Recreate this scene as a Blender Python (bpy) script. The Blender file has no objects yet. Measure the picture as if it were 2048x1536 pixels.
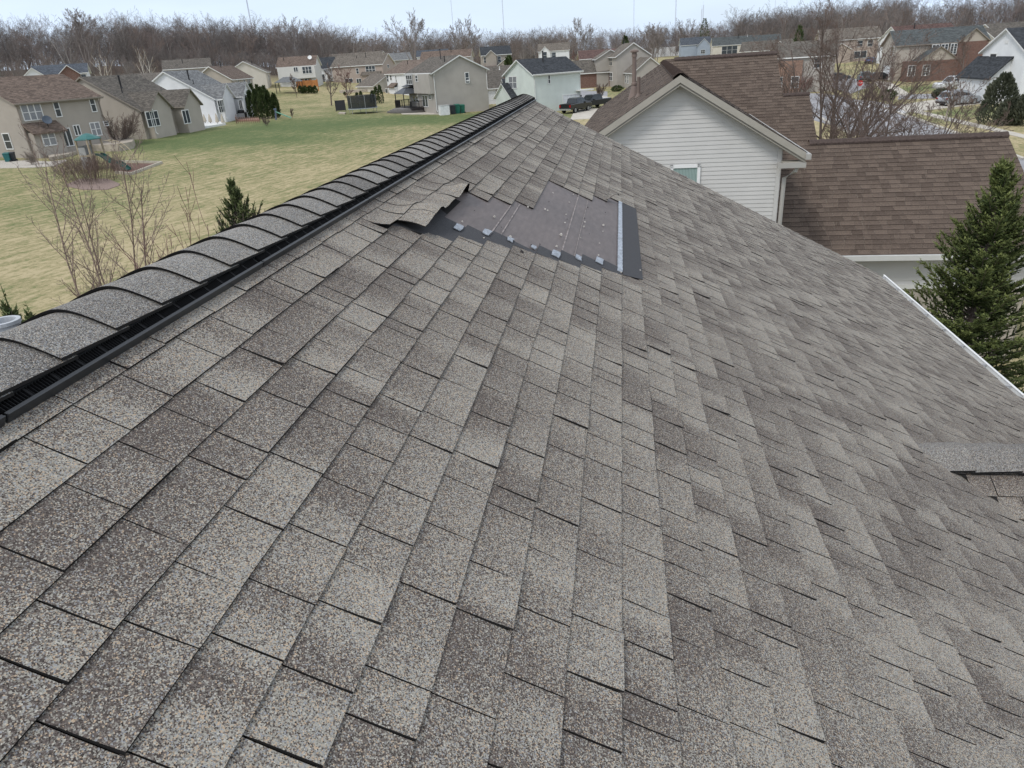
import bpy, math, random
import numpy as np
from mathutils import Vector, Matrix, noise as mnoise

sc = bpy.context.scene
COL = sc.collection
rad = math.radians

# ------------------------------------------------------------------ camera, world, sun, exposure
ZC = 8.4                       # camera height above the lawn of the house it stands on
FPX, ROLL, PITCH, YAW = 1430.0, rad(3.8), rad(24.6), rad(9.4567)
fh = Vector((-math.sin(YAW), math.cos(YAW), 0)); rh = Vector((math.cos(YAW), math.sin(YAW), 0))
CF = fh * math.cos(PITCH) - Vector((0, 0, 1)) * math.sin(PITCH)
CU0 = rh.cross(CF)
CR = rh * math.cos(ROLL) - CU0 * math.sin(ROLL)
CU = rh * math.sin(ROLL) + CU0 * math.cos(ROLL)
CAMP = Vector((0, 0, ZC))
cd = bpy.data.cameras.new('camera'); cam = bpy.data.objects.new('camera', cd); COL.objects.link(cam)
cd.sensor_width = 36.0; cd.lens = 36.0 * FPX / 2048.0; cd.clip_start = 0.05; cd.clip_end = 8000
m = Matrix((CR, CU, -CF)).transposed().to_4x4(); m.translation = CAMP; cam.matrix_world = m
sc.camera = cam

SUN_EL, SUN_AZ = rad(52), rad(215)      # azimuth clockwise from +Y
w = bpy.data.worlds.new('World'); sc.world = w; w.use_nodes = True
nt = w.node_tree; nt.nodes.clear()
out = nt.nodes.new('ShaderNodeOutputWorld'); bg = nt.nodes.new('ShaderNodeBackground')
sky = nt.nodes.new('ShaderNodeTexSky'); sky.sky_type = 'NISHITA'; sky.sun_disc = False
sky.sun_elevation = SUN_EL; sky.sun_rotation = SUN_AZ; sky.air_density = 1.0; sky.dust_density = 1.5; sky.ozone_density = 1.0
tc = nt.nodes.new('ShaderNodeTexCoord'); mp = nt.nodes.new('ShaderNodeMapping'); mp.inputs['Scale'].default_value = (1.5, 1.5, 7)
nz = nt.nodes.new('ShaderNodeTexNoise'); nz.inputs['Scale'].default_value = 2.2; nz.inputs['Detail'].default_value = 6; nz.inputs['Roughness'].default_value = .5
rp = nt.nodes.new('ShaderNodeValToRGB'); rp.color_ramp.elements[0].position = .3; rp.color_ramp.elements[0].color = (.62, .62, .62, 1)
rp.color_ramp.elements[1].position = .72; rp.color_ramp.elements[1].color = (.97, .97, .97, 1)
mx = nt.nodes.new('ShaderNodeMix'); mx.data_type = 'RGBA'
mx.inputs['B'].default_value = (6.1, 7.0, 8.0, 1)      # thin bright overcast, in the sky model's own units
nt.links.new(tc.outputs['Generated'], mp.inputs['Vector']); nt.links.new(mp.outputs['Vector'], nz.inputs['Vector'])
nt.links.new(nz.outputs['Fac'], rp.inputs['Fac']); nt.links.new(rp.outputs['Color'], mx.inputs['Factor'])
sx = nt.nodes.new('ShaderNodeSeparateXYZ'); nt.links.new(tc.outputs['Generated'], sx.inputs[0])
er = nt.nodes.new('ShaderNodeValToRGB'); er.color_ramp.elements[0].position = 0.0; er.color_ramp.elements[0].color = (.575, .695, .875, 1); er.color_ramp.elements[1].position = .35; er.color_ramp.elements[1].color = (.68, .73, .79, 1)
sc10 = nt.nodes.new('ShaderNodeVectorMath'); sc10.operation = 'SCALE'; sc10.inputs['Scale'].default_value = 10.0
nt.links.new(sx.outputs['Z'], er.inputs['Fac']); nt.links.new(er.outputs['Color'], sc10.inputs[0]); nt.links.new(sc10.outputs['Vector'], mx.inputs['B'])
nt.links.new(sky.outputs['Color'], mx.inputs['A']); nt.links.new(mx.outputs['Result'], bg.inputs['Color'])
bg.inputs['Strength'].default_value = 0.1
nt.links.new(bg.outputs['Background'], out.inputs['Surface'])
sl = bpy.data.lights.new('sun', 'SUN'); sl.energy = 1.1; sl.angle = rad(14); sl.color = (1, .965, .91)
so = bpy.data.objects.new('sun', sl); COL.objects.link(so)
so.rotation_euler = (math.pi / 2 - SUN_EL, 0, -SUN_AZ + math.pi)
sdv = Vector((math.sin(SUN_AZ) * math.cos(SUN_EL), math.cos(SUN_AZ) * math.cos(SUN_EL), math.sin(SUN_EL)))
so.rotation_euler = sdv.to_track_quat('Z', 'Y').to_euler()
vs = sc.view_settings; vs.view_transform = 'Standard'; vs.look = 'None'; vs.gamma = 1; vs.exposure = 0.5
sc.cycles.max_bounces = 6; sc.cycles.diffuse_bounces = 3; sc.cycles.transparent_max_bounces = 4; sc.cycles.caustics_reflective = False; sc.cycles.caustics_refractive = False

# ------------------------------------------------------------------ helpers
def ray(px, py):
    return CR * ((px - 1024) / FPX) - CU * ((py - 768) / FPX) + CF

ANCH = np.array([(-57, 70, 1.85), (-56, 88, 2.3), (-57, 108, 2.5), (-73, 139, 2.4), (-82, 172, 3.3), (-80, 178, 4.0), (-72, 196, 3.5), (-33, 120, 1.4),
    (-50, 164, 1.6), (-11, 110, .45), (-2, 162, 1.7), (-38, 221, 3.6), (-31, 302, 4), (29, 391, 3), (40, 357, 2), (36, 251, .3), (52, 220, 1.7), (46, 138, .7),
    (44, 93, .1), (-115, 140, 5.2), (-99, 160, 5), (-95, 310, 4.6), (-86, 330, 5), (72, 163, .6), (0, 0, 0), (0, 30, 0), (15, 40, 0), (30, 60, 0), (-15, 20, 0),
    (-20, 50, .45), (-35, 40, .9), (-30, 80, .9), (10, 80, .1), (90, 80, .5), (90, 140, 1), (-80, 60, 3), (-110, 90, 5), (-60, 30, 2.2), (0, -60, 0), (60, 0, 0), (-60, -40, 2)])
def terr(x, y):
    x = np.asarray(x, float); y = np.asarray(y, float)
    d2 = (x[..., None] - ANCH[:, 0]) ** 2 + (y[..., None] - ANCH[:, 1]) ** 2
    r = np.sqrt(x * x + y * y); sg = np.clip(8 + r * .09, 10, 60)
    d2 = d2 - d2.min(-1, keepdims=True)
    wt = np.exp(-d2 / (2 * sg[..., None] ** 2)) + 1e-12
    z = (wt * ANCH[:, 2]).sum(-1) / wt.sum(-1)
    az = np.degrees(np.arctan2(x, y)); t = np.clip((r - 150) / 130, 0, 1); t = t * t * (3 - 2 * t)
    hh = np.interp(az, [-150, -70, -35, -26, -19, -10, 0, 12, 25, 60, 150], [0, 9, 9, 6, 2.5, 0, 0, 0, 2, 2, 0])
    return z + t * hh
def tz(x, y): return float(terr(x, y))
def G(px, py, dz=0.0):
    """point of the terrain seen at a spot of the picture"""
    d = ray(px, py); k = 3.0; step = .5
    while k < 900:
        P = CAMP + d * k
        if P.z - tz(P.x, P.y) - dz < 0:
            lo, hi = k - step, k
            for _ in range(20):
                k = (lo + hi) / 2; P = CAMP + d * k
                if P.z - tz(P.x, P.y) - dz < 0: hi = k
                else: lo = k
            return CAMP + d * hi
        step = max(.5, k * .01); k += step
    return CAMP + d * 900
def atY(px, py, Y):
    d = ray(px, py); return CAMP + d * (Y / d.y)
def atR(px, py, R):
    d = ray(px, py); return CAMP + d * (R / math.hypot(d.x, d.y))

def tag(o, label=None, cat=None, group=None, kind=None):
    if label: o['label'] = label
    if cat: o['category'] = cat
    if group: o['group'] = group
    if kind: o['kind'] = kind
    return o
def thing(name, label, cat, loc=(0, 0, 0), rz=0, group=None):
    o = bpy.data.objects.new(name, None); COL.objects.link(o); o.location = loc; o.rotation_euler = (0, 0, rz)
    o.empty_display_size = .3
    return tag(o, label, cat, group)
def dup(root, loc, rz, label=None, scale=None, group=None):
    r = root.copy(); COL.objects.link(r); r.location = loc; r.rotation_euler = (0, 0, rz)
    if scale is not None: r.scale = (scale,) * 3 if not hasattr(scale, '__len__') else scale
    if label: r['label'] = label
    if group: r['group'] = group
    for ch in list(root.children):
        c = ch.copy(); COL.objects.link(c); c.parent = r
        for g in ch.children:
            d = g.copy(); COL.objects.link(d); d.parent = c
    return r

def link_mesh(name, verts, faces, mats, mi=None, uv=None, col=None, parent=None, smooth=False):
    me = bpy.data.meshes.new(name)
    me.from_pydata(verts if isinstance(verts, list) else verts.tolist(), [], faces if isinstance(faces, list) else faces.tolist())
    for mm in (mats if isinstance(mats, (list, tuple)) else [mats]): me.materials.append(mm)
    if mi is not None: me.polygons.foreach_set('material_index', np.asarray(mi, np.int32))
    if uv is not None:
        l = me.uv_layers.new(name='UVMap'); l.data.foreach_set('uv', np.asarray(uv, np.float32).ravel())
    if col is not None:
        a = me.attributes.new('col', 'FLOAT_COLOR', 'POINT'); a.data.foreach_set('color', np.asarray(col, np.float32).ravel())
    if smooth: me.polygons.foreach_set('use_smooth', np.ones(len(me.polygons), bool))
    me.update()
    o = bpy.data.objects.new(name, me); COL.objects.link(o)
    if parent: o.parent = parent
    return o

class MB:
    def __init__(s): s.v = []; s.f = []; s.m = []; s.c = []
    def face(s, pts, mi=0, col=None):
        i = len(s.v); s.v += [tuple(p) for p in pts]; s.f.append(list(range(i, i + len(pts)))); s.m.append(mi)
        s.c += [col or (0, 0, 0, 1)] * len(pts)
    def hexa(s, b, t, mi=0):      # bottom four, top four points (same order, ccw from above)
        s.face(b[::-1], mi); s.face(t, mi)
        n = len(b)
        for i in range(n):
            j = (i + 1) % n; s.face([b[i], b[j], t[j], t[i]], mi)
    def box(s, x0, y0, z0, x1, y1, z1, mi=0):
        s.hexa([(x0, y0, z0), (x1, y0, z0), (x1, y1, z0), (x0, y1, z0)], [(x0, y0, z1), (x1, y0, z1), (x1, y1, z1), (x0, y1, z1)], mi)
    def bar(s, p, q, wd, ht=None, mi=0, up=(0, 0, 1)):
        p, q = Vector(p), Vector(q); ht = ht or wd; d = (q - p)
        if d.length < 1e-6: return
        d.normalize(); u = Vector(up)
        if abs(d.dot(u)) > .98: u = Vector((1, 0, 0))
        a = d.cross(u).normalized() * wd / 2; b = a.cross(d).normalized() * ht / 2
        s.hexa([p - a - b, p + a - b, p + a + b, p - a + b], [q - a - b, q + a - b, q + a + b, q - a + b], mi)
    def tube(s, pts, r, n=8, mi=0, cap=True):
        pts = [Vector(p) for p in pts]; rs = r if hasattr(r, '__len__') else [r] * len(pts); rings = []
        for i, p in enumerate(pts):
            d = (pts[min(i + 1, len(pts) - 1)] - pts[max(i - 1, 0)]).normalized()
            u = Vector((0, 0, 1)) if abs(d.z) < .95 else Vector((1, 0, 0))
            a = d.cross(u).normalized(); b = a.cross(d)
            rings.append([p + (a * math.cos(k * 2 * math.pi / n) + b * math.sin(k * 2 * math.pi / n)) * rs[i] for k in range(n)])
        for A, B in zip(rings, rings[1:]):
            for k in range(n): s.face([A[k], A[(k + 1) % n], B[(k + 1) % n], B[k]], mi)
        if cap: s.face(rings[0][::-1], mi); s.face(rings[-1], mi)
    def lathe(s, prof, n=16, c=(0, 0, 0), mi=0):
        for (r0, z0), (r1, z1) in zip(prof, prof[1:]):
            for k in range(n):
                a, b = 2 * math.pi * k / n, 2 * math.pi * (k + 1) / n
                P = lambda r, z, t: (c[0] + r * math.cos(t), c[1] + r * math.sin(t), c[2] + z)
                q = [P(r0, z0, a), P(r0, z0, b), P(r1, z1, b), P(r1, z1, a)]
                if r0 < 1e-6: q = q[1:]
                elif r1 < 1e-6: q = q[:3]
                s.face(q, mi)
    def prism(s, prof, y0, y1, mi=0, fn=None):   # profile in (x,z) run along y
        fn = fn or (lambda x, y, z: (x, y, z))
        n = len(prof); A = [fn(x, y0, z) for x, z in prof]; B = [fn(x, y1, z) for x, z in prof]
        s.face(A, mi); s.face(B[::-1], mi)
        for i in range(n):
            j = (i + 1) % n; s.face([A[j], A[i], B[i], B[j]], mi)
    def uvs(s):
        V = np.array(s.v); uv = np.zeros((sum(len(f) for f in s.f), 2)); k = 0
        for f in s.f:
            P = V[f]; n = np.zeros(3)
            for i in range(len(f)): n += np.cross(P[i] - P[0], P[(i + 1) % len(f)] - P[0])
            l = np.linalg.norm(n); n = n / l if l > 1e-12 else np.array([0, 0, 1.])
            h = np.hypot(n[0], n[1])
            if h < .02: a = np.array([1., 0, 0]); b = np.array([0, 1., 0])
            else: a = np.array([-n[1], n[0], 0]) / h; b = np.cross(n, a)
            uv[k:k + len(f), 0] = P @ a; uv[k:k + len(f), 1] = P @ b; k += len(f)
        return uv
    def build(s, name, mats, parent=None, uv=True, smooth=False, col=False):
        if not s.f: return None
        return link_mesh(name, s.v, s.f, mats, s.m, s.uvs() if uv else None, s.c if col else None, parent, smooth)

# ------------------------------------------------------------------ materials
def newmat(name):
    mt = bpy.data.materials.new(name); mt.use_nodes = True; t = mt.node_tree
    b = t.nodes['Principled BSDF']; return mt, t, b
def N(t, typ, **kw):
    n = t.nodes.new('ShaderNode' + typ)
    for k, v in kw.items():
        if k in n.inputs: n.inputs[k].default_value = v
        else: setattr(n, k, v)
    return n
def L(t, a, b): t.links.new(a, b)
def ramp(t, stops):
    r = t.nodes.new('ShaderNodeValToRGB'); e = r.color_ramp.elements
    while len(e) < len(stops): e.new(.5)
    for el, (p, c) in zip(e, stops): el.position = p; el.color = (*c, 1) if len(c) == 3 else c
    return r
def mixc(t, fac, a, b, mode='MIX'):
    n = t.nodes.new('ShaderNodeMix'); n.data_type = 'RGBA'; n.blend_type = mode
    for sock, v in (('Factor', fac), ('A', a), ('B', b)):
        if hasattr(v, 'is_output') or isinstance(v, bpy.types.NodeSocket): t.links.new(v, n.inputs[sock])
        else: n.inputs[sock].default_value = v if sock == 'Factor' else ((*v, 1) if len(v) == 3 else v)
    return n.outputs['Result']
def bump(t, b, h, strength=.4, dist=.02):
    n = N(t, 'Bump', Strength=strength, Distance=dist); L(t, h, n.inputs['Height']); L(t, n.outputs['Normal'], b.inputs['Normal'])
_mc = {}
def plain(name, c, rough=.6, metal=0, var=.12, scale=3.0, spec=.3):
    key = (name, c, rough, metal)
    if key in _mc: return _mc[key]
    mt, t, b = newmat(name); co = N(t, 'TexCoord'); nz = N(t, 'TexNoise', Scale=scale, Detail=5)
    L(t, co.outputs['Object'], nz.inputs['Vector'])
    lo = tuple(x * (1 - var) for x in c); hi = tuple(min(1, x * (1 + var)) for x in c)
    r = ramp(t, [(.3, lo), (.7, hi)]); L(t, nz.outputs['Fac'], r.inputs['Fac']); L(t, r.outputs['Color'], b.inputs['Base Color'])
    b.inputs['Roughness'].default_value = rough; b.inputs['Metallic'].default_value = metal; b.inputs['Specular IOR Level'].default_value = spec
    _mc[key] = mt; return mt
def siding(name, c, lap=.11, rough=.55):
    key = ('sid', name, c)
    if key in _mc: return _mc[key]
    mt, t, b = newmat(name); co = N(t, 'TexCoord'); sp = N(t, 'SeparateXYZ'); L(t, co.outputs['Object'], sp.inputs[0])
    d = N(t, 'Math', operation='DIVIDE'); L(t, sp.outputs['Z'], d.inputs[0]); d.inputs[1].default_value = lap
    fr = N(t, 'Math', operation='FRACT'); L(t, d.outputs[0], fr.inputs[0])
    iv = N(t, 'Math', operation='SUBTRACT'); iv.inputs[0].default_value = 1; L(t, fr.outputs[0], iv.inputs[1])
    bump(t, b, iv.outputs[0], .55, .03)
    nz = N(t, 'TexNoise', Scale=.7, Detail=6); L(t, co.outputs['Object'], nz.inputs['Vector'])
    r = ramp(t, [(.3, tuple(x * .92 for x in c)), (.7, tuple(min(1, x * 1.05) for x in c))]); L(t, nz.outputs['Fac'], r.inputs['Fac'])
    L(t, r.outputs['Color'], b.inputs['Base Color']); b.inputs['Roughness'].default_value = rough; b.inputs['Specular IOR Level'].default_value = .3
    _mc[key] = mt; return mt
def roofmat(name, c, var=.35, bw=.30, rh=.143):
    key = ('roof', name, c)
    if key in _mc: return _mc[key]
    mt, t, b = newmat(name); uv = N(t, 'UVMap')
    br = N(t, 'TexBrick', Scale=1.0); br.inputs['Brick Width'].default_value = bw; br.inputs['Row Height'].default_value = rh; br.inputs['Mortar Size'].default_value = .006
    br.inputs['Mortar Smooth'].default_value = .2; br.inputs['Bias'].default_value = 0
    br.inputs['Color1'].default_value = (*[x * (1 - var) for x in c], 1); br.inputs['Color2'].default_value = (*[min(1, x * (1 + var)) for x in c], 1)
    br.inputs['Mortar'].default_value = (*[x * .35 for x in c], 1)
    L(t, uv.outputs['UV'], br.inputs['Vector'])
    nz = N(t, 'TexNoise', Scale=.9, Detail=7, Roughness=.65); L(t, uv.outputs['UV'], nz.inputs['Vector'])
    r = ramp(t, [(.3, (.78, .78, .78)), (.72, (1.15, 1.13, 1.1))]); L(t, nz.outputs['Fac'], r.inputs['Fac'])
    L(t, mixc(t, 1.0, br.outputs['Color'], r.outputs['Color'], 'MULTIPLY'), b.inputs['Base Color'])
    b.inputs['Roughness'].default_value = .92; b.inputs['Specular IOR Level'].default_value = .15
    iv = N(t, 'Math', operation='SUBTRACT'); iv.inputs[0].default_value = 1; L(t, br.outputs['Fac'], iv.inputs[1]); bump(t, b, iv.outputs[0], .5, .01)
    _mc[key] = mt; return mt
def brickmat(name, c):
    key = ('brick', name)
    if key in _mc: return _mc[key]
    mt, t, b = newmat(name); uv = N(t, 'UVMap')
    br = N(t, 'TexBrick', Scale=1.0); br.inputs['Brick Width'].default_value = .21; br.inputs['Row Height'].default_value = .075; br.inputs['Mortar Size'].default_value = .005
    br.inputs['Color1'].default_value = (*[x * .75 for x in c], 1); br.inputs['Color2'].default_value = (*[x * 1.25 for x in c], 1); br.inputs['Mortar'].default_value = (.3, .27, .24, 1)
    L(t, uv.outputs['UV'], br.inputs['Vector']); L(t, br.outputs['Color'], b.inputs['Base Color']); b.inputs['Roughness'].default_value = .9
    _mc[key] = mt; return mt
def glassmat(name, c=(.05, .06, .07), curtain=0):
    key = ('glass', name)
    if key in _mc: return _mc[key]
    mt, t, b = newmat(name); co = N(t, 'TexCoord')
    wv = N(t, 'TexWave', Scale=9.0, Distortion=1.5); L(t, co.outputs['Object'], wv.inputs['Vector'])
    r = ramp(t, [(0, tuple(x * .7 for x in c)), (1, tuple(x * 1.25 for x in c))]); L(t, wv.outputs['Fac'], r.inputs['Fac']); L(t, r.outputs['Color'], b.inputs['Base Color'])
    b.inputs['Roughness'].default_value = .12; b.inputs['Specular IOR Level'].default_value = .6
    _mc[key] = mt; return mt
WHITE = plain('white_trim', (.72, .72, .71), .5, var=.05)
GLASS = glassmat('dark_glass'); GLASSC = glassmat('curtained_glass', (.26, .27, .29))
GARAGE = plain('garage_door_white', (.74, .75, .76), .5, var=.04)
BLACK = plain('black_metal', (.02, .02, .022), .5)
DARKWOOD = plain('dark_stained_wood', (.035, .03, .03), .7)
CONC = plain('pale_concrete', (.50, .46, .40), .9, var=.15, scale=1.2)
PAVE = plain('tan_pavers', (.40, .35, .29), .9, var=.2, scale=2.5)
WOODM = plain('weathered_timber', (.36, .30, .22), .85)
GRAVEL = plain('pale_gravel', (.46, .42, .37), .95, var=.35, scale=14)
MULCH = plain('red_brown_mulch', (.16, .095, .075), .95, var=.4, scale=12)
TRUNKW = plain('pale_grey_bark', (.36, .31, .27), .9, var=.3, scale=6)
BARK = plain('grey_brown_bark', (.15, .118, .105), .9, var=.3, scale=6)
TWIG = plain('brown_twigs', (.17, .125, .105), .9, var=.3, scale=2)
TWIGR = plain('reddish_twigs', (.20, .115, .10), .9, var=.3, scale=2)
BIRCH = plain('peeling_birch_bark', (.27, .20, .165), .85, var=.45, scale=18)

def shinglemat(name, dark, light, warm, gs=1.0):
    """mineral granules: every cell of the Voronoi is one grain"""
    mt, t, b = newmat(name); uv = N(t, 'UVMap'); at = N(t, 'Attribute', attribute_name='col'); sp = N(t, 'SeparateColor'); L(t, at.outputs['Color'], sp.inputs[0])
    v1 = N(t, 'TexVoronoi', Scale=400.0 * gs); L(t, uv.outputs['UV'], v1.inputs['Vector'])
    s1 = N(t, 'SeparateColor'); L(t, v1.outputs['Color'], s1.inputs[0])
    nz = N(t, 'TexNoise', Scale=70.0, Detail=4, Roughness=.8); L(t, uv.outputs['UV'], nz.inputs['Vector'])
    nb = N(t, 'TexNoise', Scale=2.3, Detail=6, Roughness=.6); L(t, uv.outputs['UV'], nb.inputs['Vector'])
    # light share = attribute + noise; each grain picks light or dark
    a = N(t, 'Math', operation='MULTIPLY_ADD'); L(t, nb.outputs['Fac'], a.inputs[0]); a.inputs[1].default_value = .16; a.inputs[2].default_value = -.08
    sm = N(t, 'Math', operation='ADD'); L(t, sp.outputs['Red'], sm.inputs[0]); L(t, a.outputs[0], sm.inputs[1])
    a2 = N(t, 'Math', operation='MULTIPLY_ADD'); L(t, nz.outputs['Fac'], a2.inputs[0]); a2.inputs[1].default_value = 1.0; a2.inputs[2].default_value = -.5
    sm2 = N(t, 'Math', operation='ADD'); L(t, sm.outputs[0], sm2.inputs[0]); L(t, a2.outputs[0], sm2.inputs[1])
    sub = N(t, 'Math', operation='SUBTRACT'); L(t, sm2.outputs[0], sub.inputs[0]); L(t, s1.outputs['Red'], sub.inputs[1])
    mr = N(t, 'MapRange'); mr.inputs['From Min'].default_value = -.13; mr.inputs['From Max'].default_value = .13; L(t, sub.outputs[0], mr.inputs['Value'])
    dk = mixc(t, s1.outputs['Green'], tuple(x * .4 for x in dark), tuple(x * 1.6 for x in dark))
    lr = ramp(t, [(.0, light), (.45, tuple(x * .72 for x in light)), (.62, warm), (.80, (light[0] * .8, light[1] * .86, light[2] * 1.02)), (.93, tuple(min(1, x * 1.35) for x in light))]); lr.color_ramp.interpolation = 'CONSTANT'; L(t, s1.outputs['Blue'], lr.inputs['Fac']); lt = lr.outputs['Color']
    c = mixc(t, mr.outputs['Result'], dk, lt)
    c = mixc(t, sp.outputs['Green'], c, (.018, .017, .017))      # cut edges are bare asphalt
    c = mixc(t, sp.outputs['Blue'], c, mixc(t, s1.outputs['Green'], (.05, .05, .055), (.09, .09, .095)))   # black granule strip
    L(t, c, b.inputs['Base Color']); b.inputs['Roughness'].default_value = .93; b.inputs['Specular IOR Level'].default_value = .2
    bump(t, b, v1.outputs['Distance'], .25, .002)
    return mt
SHIN = shinglemat('weathered_wood_shingle', (.100, .082, .073), (.345, .325, .283), (.45, .345, .245))
CAPM = shinglemat('ridge_cap_shingle', (.105, .096, .09), (.34, .33, .305), (.40, .33, .26), 1.1)
BROWN = shinglemat('brown_shingle', (.078, .058, .047), (.165, .126, .10), (.19, .14, .105), .55)
EDGE = plain('bare_asphalt', (.02, .019, .019), .8)
PLASTIC = plain('black_vent_plastic', (.028, .03, .034), .38, spec=.5)
FELT = None

# ------------------------------------------------------------------ shingle courses
def tabs(mb, uvl, O, S, T, Nn, edges, expo, trange, seed, width=(.12, .26), lift=(.004, .009), keep=None, extra=None, gap=.0035, nt_=2, ns_=4, sgn=1, cmean=.45, cvar=1.0, bias=1.0):
    """lays one shingle tab after another: O origin, S down the slope, T along the course, Nn normal"""
    R = random.Random(seed); O, S, T, Nn = map(Vector, (O, S, T, Nn))
    P = lambda s, t, z: O + S * s + T * t + Nn * z
    for k, se in enumerate(edges):
        a, b = trange(se)
        if b - a < .05: continue
        # colour drops along the course: blends of light and dark granules, not tied to the cuts
        drops = []; t = a - R.random() * .5; lv = R.random()
        while t < b + .5:
            t += R.choice((.09, .13, .18, .26)) * R.uniform(.8, 1.2)
            lv = R.random()
            drops.append((t, lv))
        dt = np.array([d[0] for d in drops]); dl = np.array([d[1] for d in drops])
        def light(t, fr):
            i = np.searchsorted(dt, t); i0 = max(min(i - 1, len(dt) - 1), 0); i1 = min(i, len(dt) - 1)
            x = (t - dt[i0]) / .018; x = min(max(x, 0), 1)
            prev = dl[max(i0 - 1, 0)]; v = prev + (dl[i0] - prev) * x
            return min(max(cmean + (v - .5) * .50 * cvar + (fr - .5) * .20, .02), .98)
        t = a
        while t < b - .01:
            wdt = R.uniform(*width) if R.random() > .10 else R.uniform(.05, .1) + width[0] * .2
            t1 = min(t + wdt, b)
            if b - t1 < .04: t1 = b
            if keep and not keep(k, se, (t + t1) / 2): t = t1; continue
            if keep:
                pass
            lf = R.uniform(*lift) + (R.uniform(.002, .006) if R.random() < .10 else 0); tw = R.uniform(-.0015, .0015); skew = R.uniform(-.002, .002); ds = R.uniform(-.002, .002); nb_ = R.uniform(.0006, .0028) * bias if R.random() > .04 else R.uniform(.004, .007) * bias
            g0 = t + gap / 2; g1 = t1 - gap / 2
            rows = []
            for i in range(ns_ + 1):
                x = i / ns_; s = se - expo * 1.06 * (1 - x) + (ds if i == ns_ else 0); row = []
                for j in range(nt_ + 1):
                    y = j / nt_; tt = g0 + (g1 - g0) * y + skew * x
                    z = .0008 + lf * (.25 * x + .75 * x ** 2.2) + tw * (y - .5) * x + nb_ * (1 - y) * min(1, x * 4) 
                    if extra: z += extra(s, tt)
                    row.append((s, tt, z, light(tt if nt_ > 1 else (t + t1) / 2, x)))
                rows.append(row)
            base = len(mb.v)
            for row in rows:
                for (s, tt, z, c) in row:
                    mb.v.append(tuple(P(s, tt, z))); mb.c.append((c, 0, 0, 1))
            W = nt_ + 1
            for i in range(ns_):
                for j in range(nt_):
                    q = [base + i * W + j, base + (i + 1) * W + j, base + (i + 1) * W + j + 1, base + i * W + j + 1]
                    if sgn < 0: q = q[::-1]
                    mb.f.append(q); mb.m.append(0)
                    for (ii, jj) in ((i, j), (i + 1, j), (i + 1, j + 1), (i, j + 1)) if sgn > 0 else ((i, j + 1), (i + 1, j + 1), (i + 1, j), (i, j)):
                        uvl.append((rows[ii][jj][1] + k * 3.17, rows[ii][jj][0]))
            # cut edges: lower edge and both sides
            edge = [rows[i][0] for i in range(ns_ + 1)] + [rows[ns_][j] for j in range(1, nt_ + 1)] + [rows[i][nt_] for i in range(ns_ - 1, -1, -1)]
            b0 = len(mb.v); loose = any(e[2] > .02 for e in edge)
            for (s, tt, z, c) in edge:
                mb.v.append(tuple(P(s, tt, z))); mb.c.append((0, 1, 0, 1))
                mb.v.append(tuple(P(s, tt, z - .005 if z > .014 else -.001))); mb.c.append((0, 1, 0, 1))
            for i in range(len(edge) - 1):
                q = [b0 + 2 * i, b0 + 2 * i + 1, b0 + 2 * i + 3, b0 + 2 * i + 2]
                mb.f.append(q if sgn > 0 else q[::-1]); mb.m.append(0); uvl += [(0, 0)] * 4
            if loose:
                bb = len(mb.v)
                for row in rows:
                    for (s, tt, z, c) in row: mb.v.append(tuple(P(s, tt, z - .005))); mb.c.append((0, 1, 0, 1))
                for i in range(ns_):
                    for j in range(nt_):
                        mb.f.append([bb + i * W + j, bb + i * W + j + 1, bb + (i + 1) * W + j + 1, bb + (i + 1) * W + j]); mb.m.append(0); uvl += [(0, 0)] * 4
            t = t1
def build_tabs(mb, uvl, name, mats, parent):
    return link_mesh(name, mb.v, mb.f, mats, mb.m, uvl, mb.c, parent)

# ------------------------------------------------------------------ the house whose roof the camera stands over
HN, RA, EXPO = 1.19, rad(28.0), .1432
RN = Vector((math.sin(RA), 0, math.cos(RA))); RS = Vector((math.cos(RA), 0, -math.sin(RA))); RT = Vector((0, 1, 0))
RO = CAMP - RN * HN
def R3(s, t, z=0.0): return RO + RS * s + RT * t + RN * z
S_RIDGE, S_EAVE, T_RAKE, T_NEAR = -1.03, 5.25, 11.78, -1.6
XR = R3(S_RIDGE, 0).x; ZR = R3(S_RIDGE, 0).z
own = thing('shingled_house', 'grey shingled roof filling the foreground, with a torn patch and a black vented ridge', 'house', (0, 0, 0))
# hole: course -> (from, to) along the ridge
HOLE = {3: (3.67, 4.80), 4: (3.86, 5.00), 5: (4.02, 5.19), 6: (4.16, 6.46), 7: (4.22, 6.47), 8: (4.31, 6.48), 9: (4.45, 6.77), 10: (4.59, 7.05), 11: (4.66, 7.10)}
E0 = -.795
edges = [E0 + EXPO * k for k in range(0, 52)]
def sst(x): x = min(max(x, 0), 1); return x * x * (3 - 2 * x)
def flap(s, t):
    """shingles next to the hole have torn loose and curl up"""
    if s < -.83 or s > -.36 or t < 3.30 or t > 4.95: return 0
    x = sst((s + .80) / .26); win = (1 if t > 3.385 else 0) * (1 - sst((t - 4.35) / .5))
    edge = .066 + .02 * math.sin(t * 7.0) + .018 * math.sin(t * 15 + 1)
    z = edge * x ** 1.4 * win
    if s > -.62 and t > 4.38: z += .05 * sst((t - 4.38) / .2) * (1 - sst((t - 4.66) / .12)) * sst((s + .62) / .1)
    return z
def keep_main(k, s, t):
    for kk in (k,):
        h = HOLE.get(kk)
        if h and h[0] < t < h[1]: return False
    return True
def split_range(se): return (T_NEAR, T_RAKE if se < S_EAVE + .06 else 7.33)
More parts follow.
